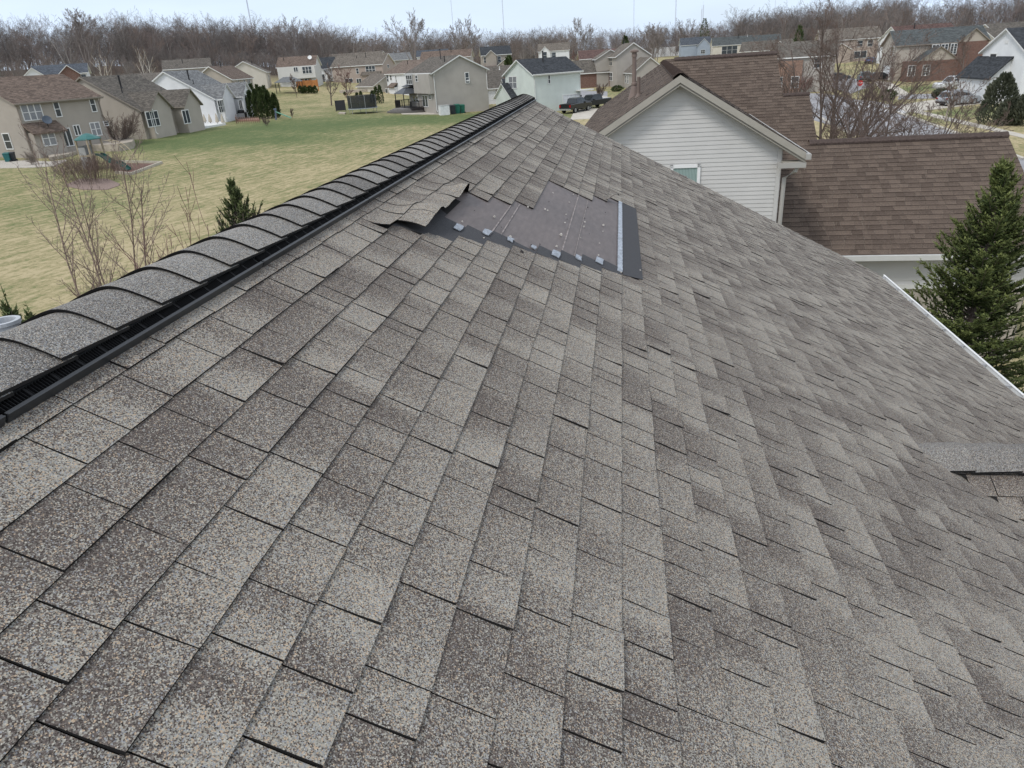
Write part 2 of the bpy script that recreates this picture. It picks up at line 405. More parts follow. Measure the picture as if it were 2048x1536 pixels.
def main_field():
    mb = MB(); uvl = []
    mb2 = mb
    for k, se in enumerate(edges):
        a, b = split_range(se)
        parts = [(a, b)]
        h = HOLE.get(k)
        if h: parts = [(a, h[0]), (h[1], b)]
        if k in (1, 2): parts = [(a, 3.39 if k == 1 else 3.54), (3.39 if k == 1 else 3.54, b)]
        far = 0
        for i, (p, q) in enumerate(parts):
            tabs(mb, uvl, RO, RS, RT, RN, [se], EXPO, lambda s, p=p, q=q: (p, q), 1000 + 7 * k + i, extra=flap if k in (1, 2) and i == 1 else None, lift=(.0035, .0075), gap=.003, cmean=.465, cvar=1.0, nt_=3, width=(.15, .30) if k < 4 else (.13, .27))
    return build_tabs(mb, uvl, 'shingles', SHIN, own)
shingles = main_field()
# deck below, far slope, walls
mb = MB()
mb.hexa([R3(S_RIDGE, T_NEAR, -.12), R3(S_EAVE, T_NEAR, -.12), R3(S_EAVE, T_RAKE - .02, -.12), R3(S_RIDGE, T_RAKE - .02, -.12)],
        [R3(S_RIDGE, T_NEAR, -.012), R3(S_EAVE, T_NEAR, -.012), R3(S_EAVE, T_RAKE - .02, -.012), R3(S_RIDGE, T_RAKE - .02, -.012)])
mb.hexa([R3(S_EAVE, T_NEAR, -.12), R3(6.6, T_NEAR, -.12), R3(6.6, 7.30, -.12), R3(S_EAVE, 7.30, -.12)],
        [R3(S_EAVE, T_NEAR, -.012), R3(6.6, T_NEAR, -.012), R3(6.6, 7.30, -.012), R3(S_EAVE, 7.30, -.012)])
mb.build('roof_deck', EDGE, own)
def far3(s, t, z=0):      # mirrored slope beyond the ridge
    p = R3(s, t, z); return Vector((2 * XR - p.x, p.y, p.z))
mb = MB(); mb.hexa([far3(S_EAVE, T_NEAR, -.12), far3(S_RIDGE, T_NEAR, -.12), far3(S_RIDGE, T_RAKE, -.12), far3(S_EAVE, T_RAKE, -.12)],
                   [far3(S_EAVE, T_NEAR), far3(S_RIDGE, T_NEAR), far3(S_RIDGE, T_RAKE), far3(S_EAVE, T_RAKE)])
mb.build('far_slope', roofmat('grey_roof', (.2, .19, .18)), own)
xe = R3(S_EAVE, 0).x - .35; ze = R3(S_EAVE - .4, 0).z - .12; xl = 2 * XR - xe
mb = MB(); mb.box(xl, T_NEAR, -.5, xe, T_RAKE - .35, ze - .05)
mb.face([(xl, T_RAKE - .35, ze - .06), (xe, T_RAKE - .35, ze - .06), (XR, T_RAKE - .35, ZR - .16)][::-1])
mb.build('wall', siding('light_grey_siding', (.55, .54, .52)), own)
# bare underlayment with chalk lines
mt, t_, b_ = newmat('brown_roofing_felt'); uv = N(t_, 'UVMap'); mpn = N(t_, 'Mapping'); mpn.inputs['Scale'].default_value = (2.5, 9, 1); L(t_, uv.outputs['UV'], mpn.inputs['Vector'])
n1 = N(t_, 'TexNoise', Scale=3.0, Detail=8, Roughness=.65); L(t_, mpn.outputs['Vector'], n1.inputs['Vector'])
n2 = N(t_, 'TexNoise', Scale=1.4, Detail=4); L(t_, uv.outputs['UV'], n2.inputs['Vector'])
r1 = ramp(t_, [(.25, (.098, .080, .076)), (.5, (.132, .109, .104)), (.75, (.172, .143, .136))]); L(t_, n1.outputs['Fac'], r1.inputs['Fac'])
r2 = ramp(t_, [(.3, (.85, .85, .86)), (.7, (1.12, 1.1, 1.08))]); L(t_, n2.outputs['Fac'], r2.inputs['Fac'])
L(t_, mixc(t_, 1.0, r1.outputs['Color'], r2.outputs['Color'], 'MULTIPLY'), b_.inputs['Base Color']); b_.inputs['Roughness'].default_value = .62
bump(t_, b_, n1.outputs['Fac'], .15, .004); FELT = mt
rg = random.Random(5)
V, F, UV = [], [], []
ns, ntt = 26, 64
for i in range(ns + 1):
    for j in range(ntt + 1):
        s = -.66 + 1.50 * i / ns; t = 3.55 + 3.7 * j / ntt
        V.append(tuple(R3(s, t, -.006 + .0045 * (.5 + .5 * mnoise.noise((s * 5, t * 2.2, 0)))))); 
for i in range(ns):
    for j in range(ntt):
        q = [i * (ntt + 1) + j, (i + 1) * (ntt + 1) + j, (i + 1) * (ntt + 1) + j + 1, i * (ntt + 1) + j + 1]; F.append(q)
        for v in q: UV.append((V[v][1], V[v][0] * 1.13))
link_mesh('underlayment', V, F, FELT, None, UV, None, own, True)
mb = MB()
for (s0, t0, s1, t1, wd) in ((-.226, 4.10, -.225, 5.0, .004), (-.171, 4.18, -.176, 5.15, .004), (.214, 4.3, .218, 6.47, .005), (.30, 4.3, .31, 6.45, .0025)):
    a = R3(s0, t0, .0012); b = R3(s1, t1, .0012); d = RS * wd; mb.face([a - d, a + d, b + d, b - d])
mb.build('chalk_line', plain('pale_chalk', (.27, .235, .225), .9, var=.4, scale=20), own)
# black granule strips left at the side edge of the hole, with the sheared sealant patches
V, F, UV, C = [], [], [], []
def strip_quad(pts, z, col):
    i = len(V)
    for (s, t) in pts: V.append(tuple(R3(s, t, z))); C.append(col)
    F.append(list(range(i, i + 4)))
    for (s, t) in pts: UV.append((t, s))
for k, (a, b) in HOLE.items():
    if k == 11: continue
    se = E0 + EXPO * k; wdt = {3: .36, 4: .23, 5: .20, 6: .05, 7: .16, 8: .20, 9: .20, 10: .17}[k]
    strip_quad([(se - EXPO, a - .03), (se + .002, a - .03 + .03), (se + .002, a + wdt), (se - EXPO, a + wdt)], .0016 + .0003 * k, (.35, 0, 1, 1))
strip_quad([(.648, 4.62), (.80, 4.74), (.80, 7.12), (.648, 7.06)], .0058, (.4, 0, 1, 1))
strip_quad([(-.79, 3.40), (-.50, 3.40), (-.50, 4.5), (-.79, 4.5)], .0004, (0, 1, 0, 1))  # black sheet under the lifted shingles, painting the dark void beneath them
strip_quad([(-.66, 3.50), (-.50, 3.60), (-.50, 4.1), (-.66, 4.25)], .0012, (.3, 0, 1, 1))
link_mesh('black_strip_and_flap_void', V, F, SHIN, None, UV, C, own)
SEAL = plain('dull_metallic_sealant', (.28, .30, .335), .35, metal=.25, var=.45, scale=60)
rg = random.Random(11)
for (s, t) in ((-.394, 3.943), (-.247, 4.10), (-.108, 4.184), (.038, 4.256), (.183, 4.348), (.328, 4.505), (.474, 4.662)):
    mb = MB(); a, b = .025 + rg.uniform(-.005, .003), .055 + rg.uniform(-.014, .01)
    if abs(s + .108) < .01 or abs(s - .038) < .01: a *= .7; b *= .7
    p = [(s + x * a + rg.uniform(-.004, .004), t + y * b + rg.uniform(-.006, .006)) for x, y in ((-1, -1), (0, -1.05), (1, -1), (1.03, 0), (1, 1), (0, 1.04), (-1, 1), (-1.04, 0))]
    zz = .012 + .0002 * s
    mb.hexa([R3(*q, zz - .004) for q in p], [R3(*q, zz + rg.uniform(0, .002)) for q in p])
    mb.build('sealant_patch', SEAL, own)
mb = MB(); n = 26
for i in range(n):
    t0, t1 = 4.66 + (7.06 - 4.66) * i / n, 4.66 + (7.06 - 4.66) * (i + 1) / n; z = .0105 + rg.uniform(0, .0015)
    mb.hexa([R3(.606, t0, .001), R3(.642, t0, .001), R3(.646, t1, .001), R3(.610, t1, .001)], [R3(.606, t0, z), R3(.642, t0, z), R3(.646, t1, z), R3(.610, t1, z)])
mb.build('sealant_strip', plain('pale_blue_grey_sealant', (.35, .38, .425), .45, metal=.1, var=.35, scale=40), own)
# torn scraps that stand up
for (s, t, l, wv, up, nm) in ((.50, 6.86, .16, .10, .075, 1), (-.60, 4.63, .13, .09, .06, 2)):
    mb = MB(); uvl = []
    for i in range(5):
        x0, x1 = i / 5, (i + 1) / 5
        z = lambda x: .012 + up * math.sin(x * 2.0) ** 1.3
        w0, w1 = wv * (1 - .75 * x0), wv * (1 - .75 * x1)
        q = [(s - .02 + x0 * .10, t - w0 / 2 + x0 * .1, z(x0)), (s - .02 + x1 * .10, t - w1 / 2 + x1 * .1, z(x1)), (s - .02 + x1 * .10, t + w1 / 2 + x1 * .1, z(x1) * .9), (s - .02 + x0 * .10, t + w0 / 2 + x0 * .1, z(x0) * .9)]
        pts = [R3(*p) for p in q]; mb.face(pts, 0, (.45, 0, 0, 1)); uvl += [(p[1], p[0]) for p in q]
        lowp = [R3(p[0], p[1], p[2] - .004) for p in q][::-1]; mb.face(lowp, 0, (0, 1, 0, 1)); uvl += [(0, 0)] * 4
        for a, b in ((0, 1), (2, 3)):
            mb.face([pts[b], pts[a], R3(q[a][0], q[a][1], q[a][2] - .004), R3(q[b][0], q[b][1], q[b][2] - .004)], 0, (0, 1, 0, 1)); uvl += [(0, 0)] * 4
    link_mesh('torn_shingle', mb.v, mb.f, SHIN, mb.m, uvl, mb.c, own)
# ridge vent: flange with lip, louvres, joints every four feet
mb = MB(); ribs = MB()
def vent_side(P, flip):
    for i in range(12):
        t0 = T_NEAR + .35 + 1.22 * (i - 1) + .004; t1 = t0 + 1.212
        t0 = max(t0, T_NEAR); t1 = min(t1, T_RAKE + .02)
        if t1 - t0 < .05: continue
        for (s0, s1, z0, z1) in ((-.846, -.8425, -.002, .030), (-.853, -.846, .026, .0285), (-.99, -.846, .004, .008), (-.99, -.884, .008, .034)):
            q = [P(s0, t0, z0), P(s1, t0, z0), P(s1, t1, z0), P(s0, t1, z0)]; r = [P(s0, t0, z1), P(s1, t0, z1), P(s1, t1, z1), P(s0, t1, z1)]
            if flip: q = q[::-1]; r = r[::-1]
            mb.hexa(q, r)
        if not flip:
            t = t0 + .01; c = 0
            while t < t1 - .01:
                c += 1; wd = .0016 if c % 9 else .007
                ribs.hexa([P(-.884, t, .008), P(-.847, t, .008), P(-.847, t + wd, .008), P(-.884, t + wd, .008)], [P(-.884, t, .030), P(-.847, t, .022), P(-.847, t + wd, .022), P(-.884, t + wd, .030)])
                t += .0095
vent_side(R3, False); vent_side(far3, True)
rv = mb.build('ridge_vent', PLASTIC, own); ribs.build('louvre', plain('black_louvre', (.014, .014, .015), .75, spec=.2), rv)
# ridge caps, each one overlapping the next
NP = 18
def cap_prof(e, up):       # e: across the ridge along the slope, -1..1
    d = e * .175; a = abs(d); z = math.tan(RA) * math.cos(RA) * (math.sqrt(a * a + .075 ** 2) - .075 * .55)
    x = math.copysign(abs(d) * math.cos(RA) if abs(d) > .0 else 0, d)
    nx = 0
    return Vector((XR + x, 0, ZR + .035 - z + up))
t = -1.05 - .2045 * 2; ci = 0
rg = random.Random(3)
while t < T_RAKE - .05:
    V, F, UV, C = [], [], [], []; ln = .2045 * 1.25; lv = rg.uniform(.25, .62); off = rg.uniform(-.006, .006)
    tend = min(t + ln, T_RAKE + .03); jit = rg.uniform(-.004, .004)
    rows = 4
    for i in range(rows + 1):
        x = i / rows; tt = t + jit + (tend - t) * x
        for j in range(NP + 1):
            e = -1 + 2 * j / NP; p = cap_prof(e, .014 * (1 - x) ** 1.0 + .001); p.y = tt + (.012 * e * off * 40 if i == 0 else 0)
            V.append(tuple(p)); C.append((lv, 0, 0, 1))
    W = NP + 1
    for i in range(rows):
        for j in range(NP):
            q = [i * W + j, i * W + j + 1, (i + 1) * W + j + 1, (i + 1) * W + j]; F.append(q)
            UV += [(V[v][1] + ci * 1.7, ((v % W) / NP * 2 - 1) * .175) for v in q]
    b0 = len(V)
    rim = [(0, j) for j in range(NP + 1)]
    for (i, j) in rim:
        p = Vector(V[i * W + j]); V.append(tuple(p)); C.append((0, 1, 0, 1)); V.append((p.x, p.y + .004, p.z - .0085)); C.append((0, 1, 0, 1))
    for j in range(NP):
        q = [b0 + 2 * j, b0 + 2 * j + 1, b0 + 2 * j + 3, b0 + 2 * j + 2]; F.append(q); UV += [(0, 0)] * 4
    for side in (0, NP):       # long edges
        b0 = len(V)
        for i in range(rows + 1):
            p = Vector(V[i * W + side]); V.append(tuple(p)); C.append((0, 1, 0, 1)); V.append((p.x, p.y, p.z - .008)); C.append((0, 1, 0, 1))
        for i in range(rows):
            q = [b0 + 2 * i, b0 + 2 * i + 1, b0 + 2 * i + 3, b0 + 2 * i + 2]; F.append(q if side else q[::-1]); UV += [(0, 0)] * 4
    if tend >= T_RAKE:
        b0 = len(V)
        for j in range(NP + 1):
            p = Vector(V[rows * W + j]); V.append(tuple(p)); C.append((0, 1, 0, 1)); V.append((p.x, p.y, p.z - .04)); C.append((0, 1, 0, 1))
        for j in range(NP): F.append([b0 + 2 * j, b0 + 2 * j + 2, b0 + 2 * j + 3, b0 + 2 * j + 1]); UV += [(0, 0)] * 4
    link_mesh('ridge_cap', V, F, CAPM, None, UV, C, own, False)
    t += .2045; ci += 1
# gutter along the eave
mb = MB(); g0, g1 = 7.37, 11.80
pr = [(5.235, -.115), (5.235, -.02), (5.240, -.02), (5.240, -.108), (5.335, -.108), (5.345, -.03), (5.337, -.018), (5.337, -.010), (5.362, -.008), (5.366, -.02), (5.352, -.115)]
pe = R3(S_EAVE, 0)
mb.prism([(R3(a, 0).x, pe.z + b * 1.0 - .005) for a, b in pr][::-1], g0, g1)
gt = mb.build('gutter', plain('white_gutter', (.74, .74, .73), .4, var=.04), own)
for i in range(8):
    mb = MB(); y = 7.6 + i * .58; mb.box(R3(5.24, 0).x, y, pe.z - .03, R3(5.35, 0).x, y + .03, pe.z - .018); mb.build('gutter_hanger', plain('grey_hanger', (.35, .35, .36), .5), gt)
mb = MB(); mb.bar(R3(S_RIDGE, T_RAKE - .03, -.10), R3(S_EAVE, T_RAKE - .03, -.10), .02, .18, up=RN); mb.build('rake_board', WHITE, own)
# cross gable
XC, ZX = R3(2.70, 0).x, R3(2.70, 0).z; YC = 4.05
gn = MB(); uvl = []
NO = Vector((XC, YC, ZX + .012)); NS = Vector((0, -math.cos(RA), -math.sin(RA))); NNn = Vector((0, -math.sin(RA), math.cos(RA))); NT = Vector((1, 0, 0))
ed = [.17 + EXPO * k for k in range(14)]
for k, se in enumerate(ed):
    tabs(gn, uvl, NO, NS, NT, NNn, [se], EXPO, lambda s: (max(0, s * math.cos(RA) - .10), 3.2), 500 + k, sgn=1, cmean=.36)
build_tabs(gn, uvl, 'cross_gable_shingles', SHIN, own)
mb = MB(); c_ = math.cos(RA); 
mb.face([NO, NO + NS * 2.3 + NT * 2.3 * c_, NO + NS * 2.3 + NT * 3.2, NO + NT * 3.2])
NS2 = Vector((0, math.cos(RA), -math.sin(RA)))
mb.face([NO + NT * 3.2, NO + NS2 * 2.3 + NT * 3.2, NO + NS2 * 2.3 + NT * 2.3 * c_, NO])
mb.build('cross_gable_deck', EDGE, own)
gm = MB(); uvl = []
for k, se in enumerate(ed):
    tabs(gm, uvl, NO, NS2, NT, Vector((0, math.sin(RA), math.cos(RA))), [se], EXPO, lambda s: (max(0, s * math.cos(RA) - .10), 3.2), 700 + k, sgn=-1, cmean=.42)
build_tabs(gm, uvl, 'cross_gable_far_shingles', SHIN, own)
for ci in range(13):
    V, F, UV, C = [], [], [], []; x0 = XC - .30 + ci * .25; x1 = x0 + .27; lv = rg.uniform(.32, .52)
    for i in range(2):
        for j in range(NP + 1):
            e = -1 + 2 * j / NP; d = e * .19; a = abs(d); z = math.sin(RA) * (math.sqrt(a * a + .06 ** 2) - .06 * .6)
            V.append(((x0, x1)[i], YC + d * math.cos(RA), ZX + .034 - z + (.0, .014)[i] + rg.uniform(-.003, .003) - (.05 if ci == 0 and i == 0 else 0))); C.append((lv, 0, 0, 1))
    for j in range(NP):
        q = [j, NP + 1 + j, NP + 2 + j, j + 1]; F.append(q); UV += [(V[v][0] + ci, V[v][1]) for v in q]
    b0 = len(V)
    for j in range(NP + 1): p = V[NP + 1 + j]; V.append(p); C.append((0, 1, 0, 1)); V.append((p[0], p[1], p[2] - .014)); C.append((0, 1, 0, 1))
    for j in range(NP): F.append([b0 + 2 * j, b0 + 2 * j + 1, b0 + 2 * j + 3, b0 + 2 * j + 2]); UV += [(0, 0)] * 4
    for side in (0, NP):
        b0 = len(V)
        for i in range(2):
            p = V[i * (NP + 1) + side]; V.append(p); C.append((0, 1, 0, 1)); V.append((p[0], p[1], p[2] - .012)); C.append((0, 1, 0, 1))
        F.append([b0, b0 + 1, b0 + 3, b0 + 2]); UV += [(0, 0)] * 4
    link_mesh('cross_gable_cap', V, F, CAPM, None, UV, C, own)
# plumbing vent on the far slope
d = ray(4, 641); pv = CAMP + d * ((XR - .27) / d.x)
mb = MB(); zb = ZR - (XR - pv.x) * math.tan(RA)
mb.lathe([(.043, zb - pv.z - .05), (.042, -.012), (.046, -.01), (.046, 0), (.034, 0), (.033, -.06), (0, -.06)], 20, (pv.x, pv.y, pv.z))
mb.build('vent_pipe', plain('chipped_white_pipe', (.55, .57, .6), .5, var=.35, scale=9), own)

# loose bits of granule and broken nail heads lying on the bare felt
CHIP = plain('pale_debris', (.48, .45, .41), .8, var=.4, scale=50); CHIPD = plain('dark_debris', (.05, .045, .045), .8)
chips = []
for i in range(4):
    mb = MB(); r = random.Random(i); n = 7
    a = [(math.cos(k * 2 * math.pi / n) * r.uniform(.6, 1), math.sin(k * 2 * math.pi / n) * r.uniform(.6, 1)) for k in range(n)]
    mb.hexa([(x, y, 0) for x, y in a], [(x * .7, y * .7, r.uniform(.5, .9)) for x, y in a])
    chips.append(mb)
CH = [(1144, 218, 1), (1333, 233, 1.3), (1295, 306, 1.1), (1070, 372, 1.3), (1092, 383, 1.2), (1105, 300, -.8), (598, 445, 1.6), (660, 540, -.7), (1263, 420, 1), (1253, 497, 1.1), (1273, 463, -.8), (1437, 455, -1), (1438, 490, 1.3), (1427, 534, 1.5), (1465, 354, -1.2),
      (1630, 402, -.9), (1611, 520, 1.9), (1607, 577, 1.1), (1400, 637, 1.1), (1216, 612, 2.4), (1175, 718, 1.5), (1020, 698, -.9), (1575, 687, 1), (1565, 800, 1.2), (298, 487, 1), (745, 632, 2), (850, 770, -2.2), (410, 384, -.6), (1480, 600, -.6), (1636, 313, -.8), (910, 352, 1.3), (498, 640, 1), (940, 708, -1.2), (1775, 958, 1.2), (1952, 940, 1.1)]
for i, (x, y, sz) in enumerate(CH):
    px, py = 860 + x / 4.6545, 340 + y / 4.6545
    d = ray(px, py); k = -HN / d.dot(RN) ; P = CAMP + d * k; s, t = (P - RO).dot(RS), P.y
    src = chips[i % 4]; f = .0070 * abs(sz); o = bpy.data.objects.new('roofing_chip', None)
    M = Matrix((RS, RT, RN)).transposed().to_4x4(); Mr = M @ Matrix.Rotation(i * 1.3, 4, 'Z') @ Matrix.Scale(f, 4); Mr.translation = R3(s, t, .004)
    q = MB(); q.v = [tuple(Mr @ Vector(v)) for v in src.v]; q.f = src.f; q.m = src.m; q.c = src.c
    bpy.data.objects.remove(o)
    o = q.build('roofing_chip', CHIP if sz > 0 else CHIPD)
    if sz > 0: tag(o, 'small pale broken chip lying on the bare brown felt patch of the roof', 'chip', 'pale chips on the bare roofing felt')
    else: tag(o, 'small dark scrap lying on the bare brown felt patch of the roof', 'scrap', 'dark scraps on the bare roofing felt')

# ------------------------------------------------------------------ ground
gxs = np.unique(np.concatenate([np.linspace(-150, 110, 131), -150 - np.geomspace(4, 2800, 26), 110 + np.geomspace(4, 2800, 26)]))
gys = np.unique(np.concatenate([np.linspace(-30, 250, 141), -30 - np.geomspace(4, 400, 10), 250 + np.geomspace(4, 4000, 30)]))
GX, GY = np.meshgrid(gxs, gys); GZ = terr(GX, GY)
nx, ny = len(gxs), len(gys)
gv = np.stack([GX.ravel(), GY.ravel(), GZ.ravel()], 1)
ii = np.arange(nx * ny).reshape(ny, nx)
gf = np.stack([ii[:-1, :-1].ravel(), ii[:-1, 1:].ravel(), ii[1:, 1:].ravel(), ii[1:, :-1].ravel()], 1)
green = np.full(nx * ny, .24)
def blob(px, py, rx, ry, amt):
    p = G(px, py); 
    global green
    green = green + amt * .50 * np.exp(-(((gv[:, 0] - p.x) / rx) ** 2 + ((gv[:, 1] - p.y) / ry) ** 2))
for a in ((420, 285, 24, 8, .55), (680, 250, 22, 9, .45), (850, 240, 16, 6, .35), (300, 330, 10, 6, .4), (420, 275, 16, 10, .6), (330, 285, 10, 7, .5), (560, 262, 12, 12, .5), (640, 240, 14, 14, .35), (560, 225, 14, 20, .3), (800, 240, 14, 7, .7), (900, 233, 10, 7, .6), (700, 225, 10, 14, .35), (40, 420, 7, 5, .55), (130, 400, 5, 4, .35), (20, 350, 6, 4, .25),
          (600, 300, 25, 5, -.2), (300, 480, 20, 10, -.2), (700, 270, 14, 5, -.25), (1850, 175, 6, 5, .9), (1920, 225, 5, 4, .8), (1700, 262, 6, 6, -.1), (1180, 218, 8, 8, .25), (1190, 185, 8, 8, .35), (2040, 262, 8, 6, -.3)): blob(*a)
r_ = np.hypot(gv[:, 0], gv[:, 1]); wood = np.clip((r_ - 205) / 30, 0, 1)
azg = np.degrees(np.arctan2(gv[:, 0], gv[:, 1])); wood = np.where((azg > -19) & (azg < 16), np.clip((r_ - 420) / 60, 0, 1), wood)
wood = np.where((azg >= 16), np.clip((r_ - 262) / 30, 0, 1), wood)
gcol = np.stack([np.clip(green, 0, 1), wood, np.zeros_like(green), np.ones_like(green)], 1)
mt, t_, b_ = newmat('spring_lawn'); co = N(t_, 'TexCoord'); at = N(t_, 'Attribute', attribute_name='col'); sp = N(t_, 'SeparateColor'); L(t_, at.outputs['Color'], sp.inputs[0])
mpn = N(t_, 'Mapping'); q0, q1 = G(300, 515), G(500, 445); mpn.vector_type = 'TEXTURE'; mpn.inputs['Rotation'].default_value = (0, 0, math.atan2(q1.y - q0.y, q1.x - q0.x)); mpn.inputs['Scale'].default_value = (1.9, .50, 1); L(t_, co.outputs['Object'], mpn.inputs['Vector'])
n1 = N(t_, 'TexNoise', Scale=1.1, Detail=8, Roughness=.7, Distortion=.4); L(t_, mpn.outputs['Vector'], n1.inputs['Vector'])
n2 = N(t_, 'TexNoise', Scale=.09, Detail=6, Roughness=.6); L(t_, co.outputs['Object'], n2.inputs['Vector'])
n3 = N(t_, 'TexNoise', Scale=3.2, Detail=8, Roughness=.85); L(t_, co.outputs['Object'], n3.inputs['Vector'])
def madd(x, m_, c_):
    q = N(t_, 'Math', operation='MULTIPLY_ADD'); L(t_, x, q.inputs[0]); q.inputs[1].default_value = m_
    if isinstance(c_, float): q.inputs[2].default_value = c_
    else: L(t_, c_, q.inputs[2])
    return q.outputs[0]
f = madd(n1.outputs['Fac'], .9, madd(n2.outputs['Fac'], .9, madd(n3.outputs['Fac'], .55, -1.17)))
f = N(t_, 'Math', operation='ADD', use_clamp=True); 
ff = madd(n1.outputs['Fac'], 2.1, madd(n2.outputs['Fac'], 1.3, madd(n3.outputs['Fac'], 2.4, -2.86)))
L(t_, ff, f.inputs[0]); L(t_, sp.outputs['Red'], f.inputs[1])
gr = ramp(t_, [(.0, (.45, .375, .23)), (.20, (.355, .30, .17)), (.38, (.275, .25, .13)), (.58, (.195, .205, .095)), (1.0, (.11, .145, .06))]); L(t_, f.outputs[0], gr.inputs['Fac'])
wd = mixc(t_, n1.outputs['Fac'], (.085, .066, .055), (.17, .135, .11))
L(t_, mixc(t_, sp.outputs['Green'], gr.outputs['Color'], wd), b_.inputs['Base Color']); b_.inputs['Roughness'].default_value = .95; b_.inputs['Specular IOR Level'].default_value = .1
bump(t_, b_, n3.outputs['Fac'], .6, .05)
tag(link_mesh('lawn', gv, gf, mt, None, None, gcol, None, True), kind='structure')

def drape(name, rows, mat, dz=.03, n=10, kind='structure', skirt=.25):
    """sheet laid over the terrain between two lines given as spots of the picture"""
    A = [G(*p) for p in rows[0]]; Bq = [G(*p) for p in rows[1]]
    def res(P, n):
        ls = [0]
        for a, b in zip(P, P[1:]): ls.append(ls[-1] + (b - a).length)
        o = []
        for i in range(n + 1):
            t = ls[-1] * i / n; j = 0
            while j < len(P) - 2 and ls[j + 1] < t: j += 1
            u = (t - ls[j]) / max(ls[j + 1] - ls[j], 1e-6); o.append(P[j].lerp(P[j + 1], min(u, 1)))
        return o
    A, Bq = res(A, n * 2), res(Bq, n * 2); k = 6; V = []; F = []
    for a, b in zip(A, Bq):
        for j in range(k + 1):
            p = a.lerp(b, j / k); V.append((p.x, p.y, tz(p.x, p.y) + dz))
    W = k + 1
    for i in range(len(A) - 1):
        for j in range(k): F.append([i * W + j, i * W + j + 1, (i + 1) * W + j + 1, (i + 1) * W + j])
    nn = len(V)
    border = [i * W for i in range(len(A))] + [(len(A) - 1) * W + j for j in range(1, W)] + [i * W + k for i in range(len(A) - 2, -1, -1)] + [j for j in range(k - 1, -1, -1)]
    for v in border: V.append((V[v][0], V[v][1], V[v][2] - skirt))
    for i in range(len(border) - 1): F.append([border[i], border[i + 1], nn + i + 1, nn + i])
    o = link_mesh(name, V, F, mat); 
    return tag(o, kind=kind) if kind else o
ASPH = plain('pale_worn_asphalt', (.30, .295, .305), .85, var=.18, scale=.8)
drape('street', [[(1560, 184), (1660, 188), (1734, 204), (1830, 236), (1914, 266), (2048, 318), (2300, 440)], [(1545, 215), (1625, 240), (1700, 262), (1765, 290), (1880, 345), (2020, 430), (2200, 600)]], ASPH, .02)
drape('far_street', [[(1130, 181), (1215, 183)], [(1120, 194), (1215, 196)]], ASPH, .02)
drape('side_street', [[(1800, 189), (1872, 188)], [(1795, 199), (1872, 197)]], ASPH, .03)
drape('side_street', [[(1690, 152), (1750, 170)], [(1640, 168), (1700, 188)]], ASPH, .03)
drape('sidewalk', [[(1836, 221), (1900, 236), (1980, 254), (2048, 270), (2200, 312)], [(1828, 225), (1895, 242), (1975, 260), (2048, 277), (2200, 324)]], CONC, .05)
drape('driveway', [[(1790, 212), (1868, 200), (1962, 199)], [(1812, 226), (1846, 222), (1962, 208)]], CONC, .06)
drape('driveway', [[(1745, 163), (1778, 164)], [(1775, 194), (1822, 190)]], CONC, .05)
drape('street_apron', [[(1700, 200), (1748, 203), (1795, 213)], [(1716, 216), (1760, 224), (1815, 227)]], plain('bleached_concrete', (.66, .66, .67), .9, var=.1), .05)
drape('sidewalk', [[(1170, 192), (1215, 193)], [(1170, 196), (1215, 197)]], CONC, .05)
drape('kerb', [[(1640, 234), (1668, 250), (1712, 272)], [(1637, 236), (1664, 252), (1708, 274)]], CONC, .12)
drape('kerb', [[(1734, 204), (1830, 236), (1914, 266), (2048, 318)], [(1731, 206), (1826, 238), (1910, 268), (2044, 320)]], CONC, .12)
drape('driveway', [[(1150, 220), (1200, 217)], [(1140, 240), (1215, 236)]], CONC, .04)

# ------------------------------------------------------------------ house kit
def gable_roof(mb, a0, b0, a1, b1, he, rise, axis, ov=.35, th=.16, ovg=None):
    """two slopes with thickness; material 0 shingles on top, 1 trim on edges and underside"""
    ovg = ov if ovg is None else ovg
    if axis == 'a': half = (b1 - b0) / 2
    else: half = (a1 - a0) / 2
    sl = rise / half; drop = ov * sl
    def pt(u, v, z):       # u along the ridge, v across
        return (u, v, z) if axis == 'a' else (v, u, z)
    u0, u1 = (a0 - ovg, a1 + ovg) if axis == 'a' else (b0 - ovg, b1 + ovg)
    v0, v1 = (b0, b1) if axis == 'a' else (a0, a1); vm = (v0 + v1) / 2
    for ve, sg in ((v0 - ov, 1), (v1 + ov, -1)):
        top = [pt(u0, ve, he - drop), pt(u1, ve, he - drop), pt(u1, vm, he + rise), pt(u0, vm, he + rise)]
        bot = [(p[0], p[1], p[2] - th) for p in top]
        if (sg > 0) != (axis == 'a'): top = top[::-1]; bot = bot[::-1]
        mb.face(top, 0); mb.face(bot[::-1], 1)
        for i in range(4):
            j = (i + 1) % 4; mb.face([bot[i], bot[j], top[j], top[i]], 1)
def block(mb, a0, b0, a1, b1, z0, he, rise=0, axis='a', mi=0):
    c = [(a0, b0), (a1, b0), (a1, b1), (a0, b1)]
    for i in range(4):
        p, q = c[i], c[(i + 1) % 4]; mb.face([(*p, z0), (*q, z0), (*q, he), (*p, he)], mi)
    if rise:
        if axis == 'a':
            bm_ = (b0 + b1) / 2; mb.face([(a0, b1, he), (a0, b0, he), (a0, bm_, he + rise)], mi); mb.face([(a1, b0, he), (a1, b1, he), (a1, bm_, he + rise)], mi)
        else:
            am = (a0 + a1) / 2; mb.face([(a0, b0, he), (a1, b0, he), (am, b0, he + rise)], mi); mb.face([(a1, b1, he), (a0, b1, he), (am, b1, he + rise)], mi)
    else: mb.face([(a0, b0, he), (a1, b0, he), (a1, b1, he), (a0, b1, he)], mi)
